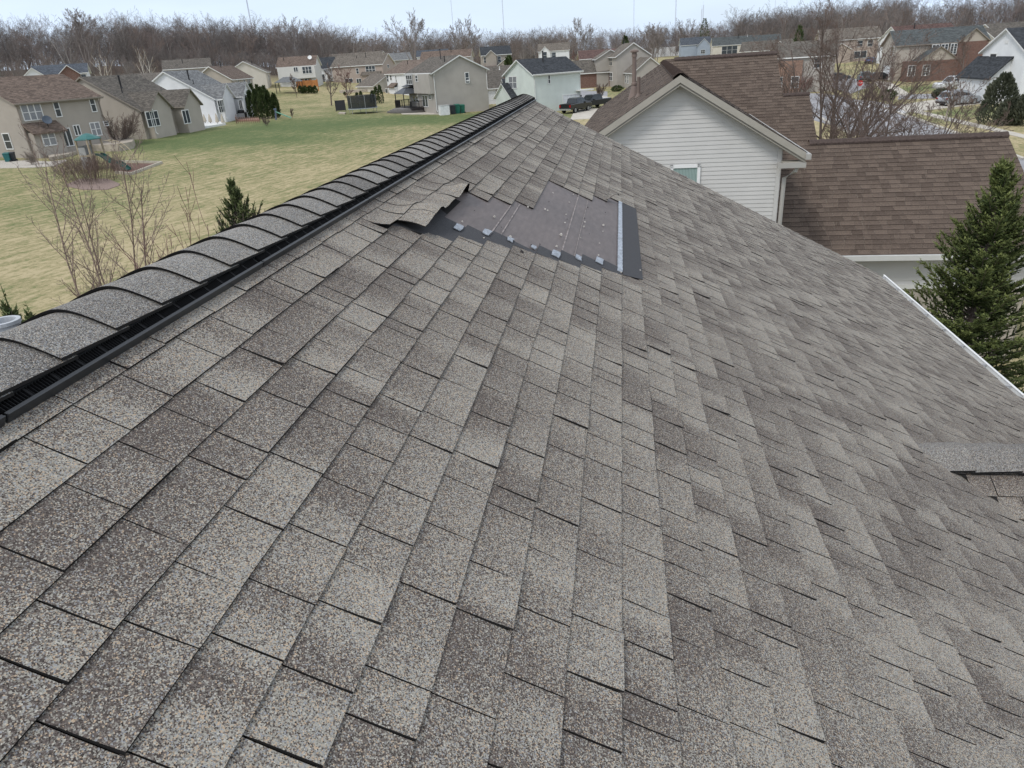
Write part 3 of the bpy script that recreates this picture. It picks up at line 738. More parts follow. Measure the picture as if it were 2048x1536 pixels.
class House:
    def __init__(s, label, pos, wall, roof, name='house', group='houses of the neighbourhood', z=None):
        s.o = Vector((pos[0], pos[1], pos[2])); s.yaw = rad(pos[3]); s.L, s.D, s.he, s.rise = pos[4:8]
        s.root = thing(name, label, 'house', s.o, s.yaw, group); s.wall, s.roof = wall, roof
        s.a = Vector((math.cos(s.yaw), math.sin(s.yaw), 0)); s.b = Vector((-s.a.y, s.a.x, 0))
        s.W, s.R, s.T = MB(), MB(), MB()
    def main(s, ov=.35):
        block(s.W, 0, 0, s.L, s.D, -1.2, s.he, s.rise); gable_roof(s.R, 0, 0, s.L, s.D, s.he, s.rise, 'a', ov); return s
    def wing(s, a0, b0, a1, b1, he, rise, axis, z0=-1.2, ov=.3, wall=None):
        block(s.W if wall is None else wall, a0, b0, a1, b1, z0, he, rise, axis); gable_roof(s.R, a0, b0, a1, b1, he, rise, axis, ov, .14); return s
    def done(s):
        s.W.build('wall', s.wall, s.root); s.rf = s.R.build('roof', [s.roof, s.trim if hasattr(s, 'trim') else WHITE], s.root); s.T.build('trim', WHITE, s.root); return s
    def local(s, P): d = P - s.o; return Vector((d.dot(s.a), d.dot(s.b), d.z))
    def toface(s, face, px, py):
        """spot of the picture -> (u, z) on a wall plane; face = ('f',off) b=-off | ('r',off) a=L+off | ('l',off) a=-off"""
        k, off = (face, 0) if isinstance(face, str) else face; d = ray(px, py); n, c = {'f': (s.b, -off), 'k': (s.b, s.D + off), 'r': (s.a, s.L + off), 'l': (s.a, -off)}[k]
        t = (c - (CAMP - s.o).dot(n)) / d.dot(n); P = s.local(CAMP + d * t)
        return (P.x if k in 'fk' else P.y), P.z
    def win(s, face, x0, y0, x1, y1, style='s', glass=None, name='window', frame=None):
        """window between the top middle (x0,y0)... given as top-left and bottom-right spots"""
        if isinstance(face, str): face = (face, 0)
        u0, z1 = s.toface(face, x0, y0); u1, z0 = s.toface(face, x1, y1)
        return s.winm(face, min(u0, u1), z0, max(u0, u1), z1, style, glass, name, frame)
    def winm(s, face, u0, z0, u1, z1, style='s', glass=None, name='window', frame=None):
        if isinstance(face, str): face = (face, 0)
        k, off = face
        if z1 - z0 < .2: z1 = z0 + .9
        def P(u, z, d):      # d outward
            return {'f': (u, -off - d, z), 'k': (u, s.D + off + d, z), 'r': (s.L + off + d, u, z), 'l': (-off - d, u, z)}[k]
        fr = MB(); wb = .09; q = lambda ua, za, ub, zb, d=.07: fr.hexa([P(ua, za, .0), P(ub, za, .0), P(ub, za, d), P(ua, za, d)], [P(ua, zb, .0), P(ub, zb, .0), P(ub, zb, d), P(ua, zb, d)])
        if style in ('s', 'd', 't', 'g2', 'slide', 'door'):
            q(u0 - wb, z0 - wb, u1 + wb, z0); q(u0 - wb, z1, u1 + wb, z1 + wb); q(u0 - wb, z0, u0, z1); q(u1, z0, u1 + wb, z1)
            nl = {'s': 1, 'd': 2, 't': 3, 'slide': 2, 'door': 2, 'g2': 2}[style]
            for i in range(1, nl): u = u0 + (u1 - u0) * i / nl; q(u - wb * .6, z0, u + wb * .6, z1, .06)
            if style in 'sdt': z = (z0 + z1) / 2; q(u0, z - .03, u1, z + .03, .05)
            if style == 'g2':
                for i in range(1, 4): z = z0 + (z1 - z0) * i / 4; q(u0, z - .015, u1, z + .015, .045)
            fo = fr.build(name if style != 'door' else 'patio_door', frame or WHITE, s.root)
            pn = MB(); pn.hexa([P(u0, z0, .0), P(u1, z0, .0), P(u1, z0, .03), P(u0, z0, .03)], [P(u0, z1, .0), P(u1, z1, .0), P(u1, z1, .03), P(u0, z1, .03)])
            pn.build('pane', glass or GLASS, fo)
        elif style == 'garage':
            q(u0 - .1, z0, u0, z1 + .1, .08); q(u1, z0, u1 + .1, z1 + .1, .08); q(u0, z1, u1, z1 + .1, .08)
            fo = fr.build('garage_door', WHITE, s.root); pn = MB()
            for i in range(4):
                za, zb = z0 + (z1 - z0) * i / 4 + .01, z0 + (z1 - z0) * (i + 1) / 4 - .01
                for j in range(4):
                    ua, ub = u0 + (u1 - u0) * j / 4 + .02, u0 + (u1 - u0) * (j + 1) / 4 - .02
                    pn.hexa([P(ua, za, .0), P(ub, za, .0), P(ub, za, .035), P(ua, za, .035)], [P(ua, zb, .0), P(ub, zb, .0), P(ub, zb, .035), P(ua, zb, .035)])
            pn.build('door_panel', GARAGE, fo)
        return fo
    def pipe(s, a, b, h=.9, r=.07, mat=None):
        z = s.he + s.rise * (1 - abs(b - s.D / 2) / (s.D / 2)); m_ = MB(); m_.lathe([(r * 2, z - .05), (r, z + .12), (r, z + h), (r * 1.5, z + h), (r * 1.5, z + h + .08), (0, z + h + .1)], 8, (a, b, 0)); m_.build('vent_pipe', mat or BLACK, s.rf)
    def spout(s, face, u, z1, z0=0, mat=None):
        k, off = face if not isinstance(face, str) else (face, 0); P = lambda d, z: {'f': (u, -off - d, z), 'r': (s.L + off + d, u, z), 'l': (-off - d, u, z)}[k]
        m_ = MB(); m_.tube([P(.35, z1), P(.32, z1 - .15), P(.06, z1 - .5), P(.06, z0 + .3), P(.3, z0 + .1)], .05, 6); m_.build('downspout', mat or WHITE, s.root)
    def gutter(s, a0, a1, b, z, mat=None):
        m_ = MB(); m_.box(a0, b - .12, z - .12, a1, b, z); m_.build('gutter', mat or WHITE, s.root)

TAN = siding('tan_siding', (.37, .33, .285)); TAN2 = siding('warm_tan_siding', (.42, .375, .32)); WSID = siding('white_siding', (.74, .75, .76)); GSID = siding('pale_green_white_siding', (.60, .645, .61))
CREAM = siding('cream_siding', (.60, .56, .49)); BLUES = siding('blue_grey_siding', (.33, .38, .45)); PINKT = siding('pinkish_tan_siding', (.40, .33, .285)); GREYT = siding('greige_siding', (.385, .355, .32))
R_BRN = roofmat('brown_roof', (.165, .126, .105)); R_GRY = roofmat('grey_brown_roof', (.135, .122, .108)); R_LGR = roofmat('light_grey_roof', (.20, .205, .21)); R_SLT = roofmat('dark_slate_roof', (.055, .06, .068)); R_SL2 = roofmat('blue_slate_roof', (.095, .105, .108)); R_TAN = roofmat('tan_grey_roof', (.17, .15, .13)); R_SOL = roofmat('blue_grey_roof', (.09, .102, .122))
BRICK = brickmat('red_brown_brick', (.145, .068, .052)); BRICKO = brickmat('orange_brick', (.24, .14, .10))
DTRIM = plain('taupe_trim', (.27, .235, .20), .6, var=.05)

# --- houses along the left edge of the lawn
h = House('tan two storey house with brown roof, dish and stepped patio, nearest on the lawn', (-57.76, 66.61, 1.84, 73.7, 9.07, 9.93, 5.4, 2.33), TAN, R_BRN); h.trim = DTRIM; h.main()
bu0, _ = h.toface('f', 52, 262); bu1, _ = h.toface('f', 118, 258)
bu0, bu1 = .25, 3.3
block(h.W, bu0, -.9, bu1, 0, -1.2, 2.55); 
h.R.hexa([(bu0 - .3, -1.35, 2.35), (bu1 + .3, -1.35, 2.35), (bu1 + .3, .0, 3.3), (bu0 - .3, .0, 3.3)], [(bu0 - .3, -1.35, 2.5), (bu1 + .3, -1.35, 2.5), (bu1 + .3, .0, 3.45), (bu0 - .3, .0, 3.45)])
h.done()
h.win('f', 40, 211, 87, 237, 't', GLASSC); h.win('f', 105, 204, 123, 232); h.win('f', 177, 195, 193, 222)
h.win(('f', .9), 81, 264, 113, 288, 'd', GLASSC); h.win('f', 120, 259, 147, 290, 'door'); h.win('f', 146, 252, 162, 269, 'slide'); h.win('f', 179, 247, 203, 269, 'd', GLASSC); h.win('f', 207, 244, 216, 250, 's')
h.win('l', 5, 268, 27, 297); h.pipe(2.0, 6, .7, .1); h.pipe(4.5, 6.5, .5); h.gutter(-.3, 9.4, -.36, 5.28, DTRIM); h.spout('f', .05, 5.2, 0, DTRIM); h.spout('f', 9.0, 5.2, 2.6, DTRIM)
mb = MB(); mb.lathe([(0, .0), (.25, .03), (.45, .11), (.44, .14), (.24, .06), (0, .03)], 14); ds = mb.build('satellite_dish', plain('dark_dish', (.08, .1, .13), .4), h.root); ds.location = (2.0, -1.0, 3.55); ds.rotation_euler = (rad(60), 0, rad(-20))
mb = MB(); mb.tube([(2.0, -.9, 2.9), (2.0, -.9, 3.5)], .03, 6); mb.build('dish_mast', BLACK, h.root)

h = House('single storey tan house with grey roof and two small back gables', (-55.58, 82.44, 2.4, 88.9, 10.23, 12.76, 3.03, 3.79), TAN2, R_GRY); h.trim = DTRIM; h.main()
def twin(h, sh=1.0):
    h.wing(.5, -.9, 4.7, 5, h.he, 1.75, 'b'); h.wing(6.6, -1.5, 10.3, 5, h.he, 1.7, 'b'); h.done()
twin(h)
h.win(('f', .9), 290, 225, 320, 250, 't'); h.win(('f', 0), 322, 220, 334, 246); h.win(('f', 1.5), 363, 222, 381, 245, 'door'); h.win(('f', 0), 352, 217, 358, 240)
h.pipe(3.2, 3.9, 1.3, .1); h.pipe(1.9, 3, .5, .05); h.spout(('f', .9), .6, 2.9)
h = House('bright white single storey house with light grey roof behind a row of closed parasols', (-57.64, 103.17, 2.55, 94.9, 10.01, 12.74, 3.02, 3.83), WSID, R_LGR); h.main(); twin(h)
h.win(('f', .9), 434, 202, 450, 223, 't'); h.win(('f', 0), 453, 200, 458, 216); h.win(('f', 1.5), 476, 201, 485, 217, 'door'); h.pipe(2.6, 4.2, 1.2, .1); h.pipe(1.6, 3.2, .5, .05); h.spout(('f', .9), .5, 2.9)
h = House('tan two storey house with brown roof just past the light grey roof', (-73.25, 138.88, 2.36, 101.5, 14.93, 7.21, 5.39, 2.33), TAN2, R_BRN); h.main().done()
h.win('f', 475, 161, 480, 177); h.win('f', 486, 159, 492, 176, 's'); h.win('f', 493, 157, 502, 175, 'd'); h.pipe(6, 3.2, 1.0)
h = House('cream gabled house with tan roof behind the arborvitae hedge', (-81.88, 172.04, 3.37, 109.3, 8.94, 9.08, 5.28, 2.38), CREAM, R_TAN); h.main().done(); h.pipe(3, 3, .8); h.win('f', 536, 150, 539, 160)
p = atR(528, 150, 190)
h = House('white house with dark slate roof and arched entry gable beyond the cream gable', (-83.5, 196, 3.6, 20, 9, 9, 4.9, 2.6), WSID, R_SLT); h.main(); h.wing(3.5, -2.2, 6.8, 3, 3.6, 1.6, 'b').done(); h.winm(('f', 2.2), 4.3, .6, 6.0, 3.4, 'd')
h = House('white two storey house with brown roof and dish, grey canopy and orange playhouse behind it', (-80.99, 176.94, 4.06, 12.9, 8.77, 9.22, 5.36, 2.07), CREAM, R_BRN); h.wall = siding('off_white_siding', (.62, .61, .58)); h.main(); block(h.W, 0, -.7, h.L, 0, 2.5, 5.2); h.done()
h.win(('f', .7), 587, 135, 596, 143, 'slide'); h.win(('f', .7), 604, 134, 624, 146, 't'); h.win('f', 601, 158, 625, 170, 't'); h.pipe(1.2, 3, .5)
mb = MB(); mb.lathe([(0, 0), (.3, .04), (.5, .13), (.5, .16), (0, .05)], 12); ds = mb.build('satellite_dish', WHITE, h.rf); ds.location = (7.6, 2.2, 6.9); ds.rotation_euler = (rad(60), 0, 0)
h = House('pinkish tan two storey house with brown roof behind two bare trees', (-74.44, 195.05, 3.45, 355.5, 14.0, 8.75, 5.27, 2.33), PINKT, R_TAN); h.main()
h.R.hexa([(8.2, -1.3, 2.6), (13.6, -1.3, 2.6), (13.6, 0, 3.4), (8.2, 0, 3.4)], [(8.2, -1.3, 2.75), (13.6, -1.3, 2.75), (13.6, 0, 3.55), (8.2, 0, 3.55)]); block(h.W, 8.5, -1, 13.3, 0, -1.2, 2.7); h.done()
h.win('f', 731, 133, 751, 145, 't'); h.win('f', 712, 137, 718, 147); h.win('f', 713, 158, 724, 172, 'door'); h.win(('f', 1.0), 733, 157, 746, 169, 'd'); h.win('f', 690, 158, 706, 165, 'slide'); h.win('r', 774, 130, 778, 135); h.pipe(8.5, 3.2, 1.0, .08); h.pipe(6, 3, .5)
h = House('grey roofed house with small front gable peeping over the pinkish tan house', (-86, 222, 4.2, 0, 16, 9, 5.3, 2.6), GREYT, R_TAN); h.main(); h.wing(2.5, -1, 6.5, 4.5, 5.3, 1.5, 'b').done()
h = House('greige two storey house with dark grey roof, black gazebo deck and white air unit', (-33.66, 120.39, 1.46, 303.8, 11.86, 8.6, 5.51, 2.05), GREYT, R_GRY); h.main(); block(h.W, 4.4, -.6, h.L - .1, 0, 2.6, 5.3); h.done()
h.win('r', 930, 146, 938, 165); h.win(('f', .6), 812, 151, 825, 168, 't'); h.win(('f', .6), 831, 151, 836, 163); h.win('f', 845, 191, 857, 213, 'door'); h.win('f', 858, 190, 863, 198); h.win('f', 826, 192, 838, 204, 'd')
h.spout('r', .12, 5.3, 0); h.spout('r', 8.5, 5.3, 2.5); h.gutter(-.3, 12.2, -.36, 5.42); h.pipe(10.4, 2.6, .7, .07); h.pipe(6.5, 3.5, 1.3, .06)
mb = MB(); mb.box(11.9, 5.2, 3.9, 12.05, 5.7, 4.1); mb.build('eave_lamp', WHITE, h.root)
h = House('white house with brown roof and bay window adjoining the greige house', (-50.40, 163.79, 1.28, 310.8, 12.5, 9.06, 5.38, 2.25), WSID, roofmat('worn_brown_roof', (.18, .142, .12))); h.main(); block(h.W, 2.4, -.8, 5.2, 0, -1, 2.6)
h.R.hexa([(2.2, -1.2, 2.5), (5.4, -1.2, 2.5), (5.4, 0, 3.3), (2.2, 0, 3.3)], [(2.2, -1.2, 2.64), (5.4, -1.2, 2.64), (5.4, 0, 3.44), (2.2, 0, 3.44)]); h.done()
h.win('f', 773, 150, 778, 163, 's'); h.win('f', 780, 151, 784, 160); h.win('f', 791, 152, 794, 165); h.win(('f', .8), 771, 178, 777, 194, 's'); h.pipe(5, 3, .6)
h = House('low beige garage wing with tan roof beside three arborvitae', (-59.5, 170, 1.6, 312, 9, 8, 2.8, 2.2), CREAM, R_TAN, name='garage'); h.main().done()
# --- pale green house in the middle and those around it
h = House('pale green two storey house with dark slate roof and open white garage', (-12.11, 108.58, .43, 38.7, 8.01, 7.99, 5.53, 1.92), GSID, R_SLT); h.main()
h.wing(-1.0, 4.6, 4.0, 9.5, 2.5, 1.9, 'a'); h.done()
h.win('l', 1018, 154, 1034, 176, 'd', GLASSC); h.win('f', 1096, 151, 1100, 166); h.gutter(-.3, 8.3, -.36, 5.44); h.spout('f', .1, 5.4); h.spout('f', 7.9, 5.4, 2.8); h.pipe(3.6, 3.0, 1.3, .1); h.pipe(3.0, 4.4, .5)
h.winm('f', 4.9, .0, 7.8, 2.3, 'garage')
mb = MB(); mb.box(7.2, -1.2, 2.75, 9.6, -.05, 2.9); mb.build('porch_roof', WHITE, h.root)
mb = MB(); mb.lathe([(.05, 0), (.09, .05), (.1, .2), (.03, .28)], 8, (8.0, -.14, 1.9)); mb.build('wall_lamp', BLACK, h.root)
h = House('low slate roofed wing with three windows left of the pale green house', (-16.5, 113.5, .5, 20, 5.5, 6, 2.55, 2.3), WSID, R_SLT, name='garage_wing'); h.main().done(); h.winm('f', .5, .9, 3.6, 2.2, 't'); h.winm('f', 4.1, .9, 5.2, 2.2, 's')
h = House('low grey roofed garage behind the greige house with a basketball hoop', (-26.5, 125.5, 1.2, 25, 8, 7, 2.7, 2.3), GREYT, R_GRY, name='garage'); h.main().done(); h.winm('f', 1.2, 0, 6.2, 2.25, 'garage')
h = House('tall greige house with twin stacked bay windows beyond the pale green house', (-2.62, 160.22, 1.71, 282.1, 8.65, 6.4, 5.54, 2.1), GREYT, R_TAN); h.main(); h.wing(-3.0, -2.6, 1.6, 3, 5.2, 1.5, 'a'); h.wing(8.65, 1.5, 16.5, 7.5, 2.7, 2.3, 'a').done()
h.win('f', 1216, 116, 1225, 131, 'd', frame=CREAM); h.win('f', 1216, 145, 1225, 161, 'd'); h.pipe(1.0, 3.0, 1.0, .1)
h.winm(('f', -1.5), 9.6, .7, 10.5, 2.0, 's'); h.winm(('f', -1.5), 11.5, .7, 12.4, 2.0, 's')
p = G(1175, 176)
h = House('low red brick garage wing with hipped grey roof', (p.x - 3.4, p.y, p.z, 8, 8.4, 7, 3.0, 2.2), BRICK, R_GRY, name='brick_wing'); h.main().done()
h = House('two storey brick and tan house with slate roof, far behind the greige house', (-38.97, 219.73, 3.67, 13.1, 8.2, 9, 5.47, 2.12), TAN, R_SLT); h.main(); bw = MB(); block(bw, -.05, -2.2, 8.0, 0, -1.2, 2.5); h.wing(1.0, -1.0, 4.0, 4, 5.3, 1.3, 'b'); h.wing(4.2, -2.4, 8.2, 2, 2.7, 1.4, 'b'); h.done(); bw.build('brick_wall', BRICK, h.root)
h.winm('f', .5, 3.4, 1.3, 4.8, 's'); h.winm('f', 4.5, 3.4, 5.3, 4.8, 's'); h.winm(('f', 2.2), 5.6, .6, 7.2, 2.0, 'd'); h.winm(('f', 2.2), 1.4, 0, 2.4, 2.0, 's')
h = House('low grey garage roof between the far brick house and the greige house', (-31.0, 178, 1.9, 25, 8, 7, 2.6, 2.0), BRICK, R_GRY, name='garage'); h.main().done(); h.pipe(4, 2, .6, .1, WHITE)
h = House('small white house with brown roof and front gable at the pale far field', (-31.38, 301.47, 4.0, 3.7, 11.78, 9, 5.42, 2.53), WSID, R_TAN); h.main(); h.wing(.6, -1.5, 4.6, 4, 5.0, 2.0, 'b').done(); h.winm(('f', 1.5), 1.8, 2.6, 3.2, 5, 's'); h.winm('f', 5.2, 2.9, 6.6, 4.6, 's')
h = House('low dark reddish roof between the far white house and the tall greige house', (-12.0, 235, 3.0, 8, 13, 9, 3.4, 2.2), BRICK, roofmat('reddish_roof', (.13, .085, .078))); h.main().done()
# --- roofs at the foot of the wooded hill
h = House('slate blue roofed house with red brick gable under the wooded hill', (-115.52, 140.21, 5.32, 33.2, 9.5, 9.73, 5.38, 1.73), WSID, R_SOL); h.main(); bw = MB(); h.wing(4.6, -1.2, 8.2, 4, 5.3, 1.5, 'b', wall=bw); h.wing(-1.8, -1.6, 2.4, 4, 5.0, 1.7, 'b').done(); bw.build('brick_wall', BRICK, h.root); h.winm('f', 8.4, 3.3, 9.2, 4.9, 's')
h = House('long dull grey roof farther along under the wooded hill', (-99.37, 159.64, 5.01, 28.7, 9.6, 9.41, 5.38, 1.83), GREYT, R_GRY); h.main().done(); h.pipe(4, 2.5, .8)
h = House('grey roof ridge showing left of the brown roof at the treeline', (-94.9, 309.54, 4.51, 27.2, 11, 8.86, 5.37, 2.57), GREYT, R_LGR); h.main().done()
h = House('slate roof with white gable end at the foot of the distant trees', (-86.68, 328.92, 5.2, 10.8, 13.27, 9.03, 5.38, 2.4), WSID, R_SOL); h.main().done()
h = House('long low brown roof in front of the distant slate roof', (-60, 232, 4.2, 4, 15, 9, 5.0, 2.0), TAN2, R_BRN); h.main().done(); h.pipe(9, 3, 1.1, .08)
h = House('small tan hip roof peeping over the grey ranch roof', (-68, 108, 3.0, 85, 6, 9, 4.6, 1.8), TAN2, R_TAN); h.main().done()
# --- houses on the right
h = House('blue grey gabled house with solar dark roof on the far right rise', (28.69, 390.3, 2.93, 1.7, 14, 8.35, 5.31, 3.08), BLUES, R_SOL); h.main(); h.wing(7.5, -3, 13.5, 4, 4.6, 3.0, 'b').done(); h.winm(('f', 3), 9.2, 1.0, 11, 2.6, 'd')
h = House('cream house with long slate roof and three tall windows on the far right rise', (39.96, 357.18, 1.96, 359.5, 17, 8.25, 5.29, 3.1), CREAM, R_SL2); h.main(); h.wing(17, 1, 29, 9, 5.2, 3.0, 'a').done(); h.winm('f', 4.0, 1.5, 10.5, 4.6, 't'); h.pipe(11, 3, 1.4, .12); h.pipe(15, 3.4, .8, .06, WHITE)
h = House('brown roofed house with tan gable behind the neighbouring roof ridge', (36.49, 251.07, .05, 343.3, 14.5, 8.79, 5.39, 2.55), TAN2, R_GRY); h.main(); h.wing(9.0, -2.0, 14.2, 5, 5.3, 2.3, 'b').done()
p = G(1583, 186)
h = House('orange brick house front glimpsed through the big bare tree', (p.x - 2.6, p.y + 1, p.z, -12, 8.5, 9, 5.2, 2.0), GREYT, R_GRY); h.main(); bw = MB(); block(bw, .1, -.5, 4.0, -.01, -1, 4.6); h.done(); bw.build('brick_wall', BRICKO, h.root); h.winm(('f', .5), 2.6, .8, 3.6, 2.3, 's'); h.winm(('f', .5), .5, .8, 1.2, 2.3, 's'); h.winm('f', 5.6, 3.4, 6.6, 4.7, 's')
h = House('long brown roofed house behind the top of the big bare tree', (52.44, 219.0, 1.79, 356.4, 14.5, 9.05, 5.41, 2.57), PINKT, R_TAN); h.main(); h.wing(2.0, -3, 7.0, 3, 3.0, 1.5, 'b').done(); h.winm('f', 9, 3.3, 10.2, 4.7, 's'); h.winm('f', 11.5, 3.3, 12.7, 4.7, 's'); h.winm('f', 8.5, .6, 11.5, 2.2, 'slide')
h = House('pale gable and reddish roof just left of the slate roofed brick house', (63, 190, .9, 20, 15, 8, 5.6, 2.8), WSID, roofmat('reddish_roof', (.13, .085, .078))); h.main().done(); h.pipe(5, 3, 1.0, .1)
h = House('brick and tan two storey house with slate roof and a gabled brick front', (44.75, 137.02, .8, 356.8, 13.4, 8.74, 5.47, 2.1), TAN2, R_SL2); h.trim = DTRIM; h.main(); bw = MB()
h.wing(9.0, -.6, 13.2, 4.5, 5.5, 1.7, 'b'); block(bw, 8.2, -.25, 13.35, .05, -1, 5.3); block(bw, 8.95, -.64, 13.25, -.3, -1, 5.3)
block(bw, 1.2, -3.6, 8.6, 0, -1, 2.9, 0); h.wing(2.6, -3.55, 8.4, 4, 2.95, 2.0, 'b', z0=2.5); h.done(); bw.build('brick_wall', BRICK, h.root)
for x0, y0, x1, y1 in ((1866, 90, 1875, 109), (1884, 89, 1893, 108), (1903, 88, 1911, 107)): h.win(('f', .64), x0, y0, x1, y1, 'g2')
for x0, y0, x1, y1 in ((1818, 132, 1828, 151), (1847, 131, 1857, 150)): h.win(('f', 3.6), x0, y0, x1, y1, 'g2')
h.win('f', 1890, 127, 1898, 145, 'g2'); h.win('l', 1783, 93, 1786, 112, 's'); h.winm('l', 2, 0, 6, 2.2, 'garage')
h = House('tall white gabled house with twin garage doors at the right edge', (43.32, 91.72, .11, 5, 12.0, 8.77, 5.48, 2.3), WSID, R_SLT); h.main()
block(h.W, -1.9, 2.6, 0, 9.4, -1, 2.75)
h.R.hexa([(-2.25, 2.3, 2.6), (0, 2.3, 4.75), (0, 9.7, 4.75), (-2.25, 9.7, 2.6)], [(-2.25, 2.3, 2.75), (0, 2.3, 4.9), (0, 9.7, 4.9), (-2.25, 9.7, 2.75)]); h.W.face([(-1.9, 2.6, 2.74), (0, 2.6, 2.74), (0, 2.6, 4.7)]); h.W.face([(0, 9.4, 2.74), (-1.9, 9.4, 2.74), (0, 9.4, 4.7)])
h.done()
h.win('l', 1982, 108, 1989, 134, 's'); h.winm(('l', 1.9), 6.3, 0, 8.8, 2.15, 'garage'); h.winm(('l', 1.9), 3.1, 0, 5.6, 2.15, 'garage')
mb = MB(); mb.box(-.05, 4.0, 6.2, .0, 4.6, 6.6); mb.build('gable_vent', WHITE, h.root)
h = House('tan house with stacked brown gables near the right treeline', (71.76, 162.48, .63, 20, 12, 9, 5.4, 2.48), CREAM, R_GRY); h.main(); h.wing(-5, -4.5, 3, 3.5, 5.0, 2.2, 'a'); h.wing(4.0, -7, 10, 3, 4.6, 2.4, 'b').done(); h.winm(('f', 4.5), -3, 3, -2, 4.4, 's')
h = House('dark slate roof with white eave behind the white gabled house', (84, 168, .6, 12, 16, 9, 5.5, 2.6), WSID, R_SLT); h.main().done()
p = G(1326, 113)
mb = MB(); mb.box(-7, -3, 0, 7, 3, 4.6); mb.box(-7.15, -3.1, 4.6, 7.15, 3.1, 4.85, 1); mb.box(7.2, -2.2, 0, 13, 2.2, 2.0, 0)
o = mb.build('storage_building', [siding('bright_metal_siding', (.75, .75, .74), .4), WHITE]); o.location = p; tag(o, 'flat white metal building among trees left of the far slate roofs', 'building')

# ------------------------------------------------------------------ the neighbouring house beyond the gable end
NTH = rad(-1.8)
nb = thing('neighbour_house', 'neighbouring house with pale siding gable, brown roofs and a tall brown flue', 'house', (0, 0, ZC), NTH, 'houses of the neighbourhood')
nax, nay = Vector((math.cos(NTH), math.sin(NTH), 0)), Vector((-math.sin(NTH), math.cos(NTH), 0))
def nray(px, py): d = ray(px, py); return Vector((d.dot(nax), d.dot(nay), d.z))
def nY(px, py, y): d = nray(px, py); return d * (y / d.y)
def nplane(px, py, P, n):
    d = nray(px, py); return d * (Vector(P).dot(n) / d.dot(n))
VINYL = plain('pale_grey_vinyl', (.57, .558, .54), .45, var=.05, scale=1.5); BEIGE = plain('beige_trim', (.37, .345, .30), .5, var=.06); NTRIM = plain('taupe_gutter', (.40, .385, .36), .45, var=.05)
YW, YF, XRg, ZRg, SLg = 18.32, 18.0, .77, -.62, .625
XL_, XRw = -1.63, 3.17
# lapped siding of the gable wall
mb = MB(); z = -7.2; lap = .100
while z < ZRg - .15:
    zt = z + lap
    def half(zz): return max(0, (ZRg - .14 - zz) / SLg)
    x0, x1 = max(XL_, XRg - half(z)), min(XRw, XRg + half(z)); u0, u1 = max(XL_, XRg - half(zt)), min(XRw, XRg + half(zt))
    if x1 - x0 > .01:
        yb, yt = YW - .016, YW - .003
        mb.face([(x0, yb, z), (x1, yb, z), (u1, yt, zt), (u0, yt, zt)]); mb.face([(x0, YW, z), (x1, YW, z), (x1, yb, z), (x0, yb, z)])
    z = zt
block(mb, XL_, YW + .002, XRw, 36, -9.2, -2.45); mb.face([(XL_, YW + .003, -2.45), (XRw, YW + .003, -2.45), (XRg, YW + .003, -.78)])
block(mb, XRw - .5, 29.3, 5.05, 38.5, -9.2, -3.75); mb.face([(5.05, 29.3, -3.75), (5.05, 38.7, -3.75), (5.05, 34, -.8)])
mb.build('wall', VINYL, nb)
mb = MB(); mb.box(XRw - .09, YW - .03, -7.2, XRw + .012, YW - .0165, -2.35); mb.box(XRw + .002, YW - .03, -7.2, XRw + .014, YW + .08, -2.35); mb.build('corner_board', VINYL, nb)
# roof slabs with real shingle courses
def slab(name, pts, th=.14, mats=None):
    m_ = MB(); lo = [(p[0], p[1], p[2] - th) for p in pts]; m_.hexa(lo, pts); return m_.build(name, mats or BEIGE, nb)
AG = math.atan(SLg)
EXPN = .18
def nroof(name, O, S, T, slen, trange, seed, **kw):
    m_ = MB(); uvl = []; S, T = Vector(S).normalized(), Vector(T); Nn = S.cross(T); Nn = Nn if Nn.z > 0 else -Nn
    sg = 1 if S.cross(T).dot(Nn) > 0 else -1
    ed = [EXPN * (i + 1) for i in range(int(slen / EXPN))] + [slen + .02]
    for k, se in enumerate(ed): tabs(m_, uvl, Vector(O) + Nn * .004, S, T, Nn, [se], EXPN, trange, seed + k, sgn=sg, width=(.13, .36), lift=(.007, .013), nt_=1, ns_=2, cvar=1.15, cmean=.42, **kw)
    return build_tabs(m_, uvl, name, BROWN, nb)
hw = 2.88; yb2 = 35.0
zr0 = ZRg
slab('roof_deck', [(XRg - hw, YF, zr0 - hw * SLg), (XRg, YF, zr0), (XRg, yb2, zr0), (XRg - hw, yb2, zr0 - hw * SLg)])
slab('roof_deck', [(XRg, YF, zr0), (XRg + hw, YF, zr0 - hw * SLg), (XRg + hw, yb2, zr0 - hw * SLg), (XRg, yb2, zr0)])
slen = hw / math.cos(AG)
nroof('roof_slope', (XRg, 0, zr0), (-math.cos(AG), 0, -math.sin(AG)), (0, 1, 0), slen, lambda s: (YF, yb2), 2000)
nroof('roof_slope', (XRg, 0, zr0), (math.cos(AG), 0, -math.sin(AG)), (0, 1, 0), slen, lambda s: (YF, yb2), 2100)
YM, ZM, XM = 34.0, -.53, 5.3
am = math.atan(.628)
slab('roof_deck', [(XRg, 26.5, ZM - .628 * 7.5), (XM, 26.5, ZM - .628 * 7.5), (XM, YM, ZM), (XRg, YM, ZM)])
slab('roof_deck', [(XM, 26.5, ZM - .628 * 7.5), (6.27, 26.5, ZM - .628 * 7.5), (6.27, 31.6, ZM - .628 * 2.4), (XM, 31.6, ZM - .628 * 2.4)])
slab('roof_deck', [(XRg, YM, ZM), (XM, YM, ZM), (XM, 40, ZM - .628 * 6), (XRg, 40, ZM - .628 * 6)]); slab('roof_deck', [(XM, 31.6, ZM - .628 * 2.4), (6.27, 31.6, ZM - .628 * 2.4), (6.27, 36, ZM - .628 * 6.8), (XM, 36, ZM - .628 * 6.8)])
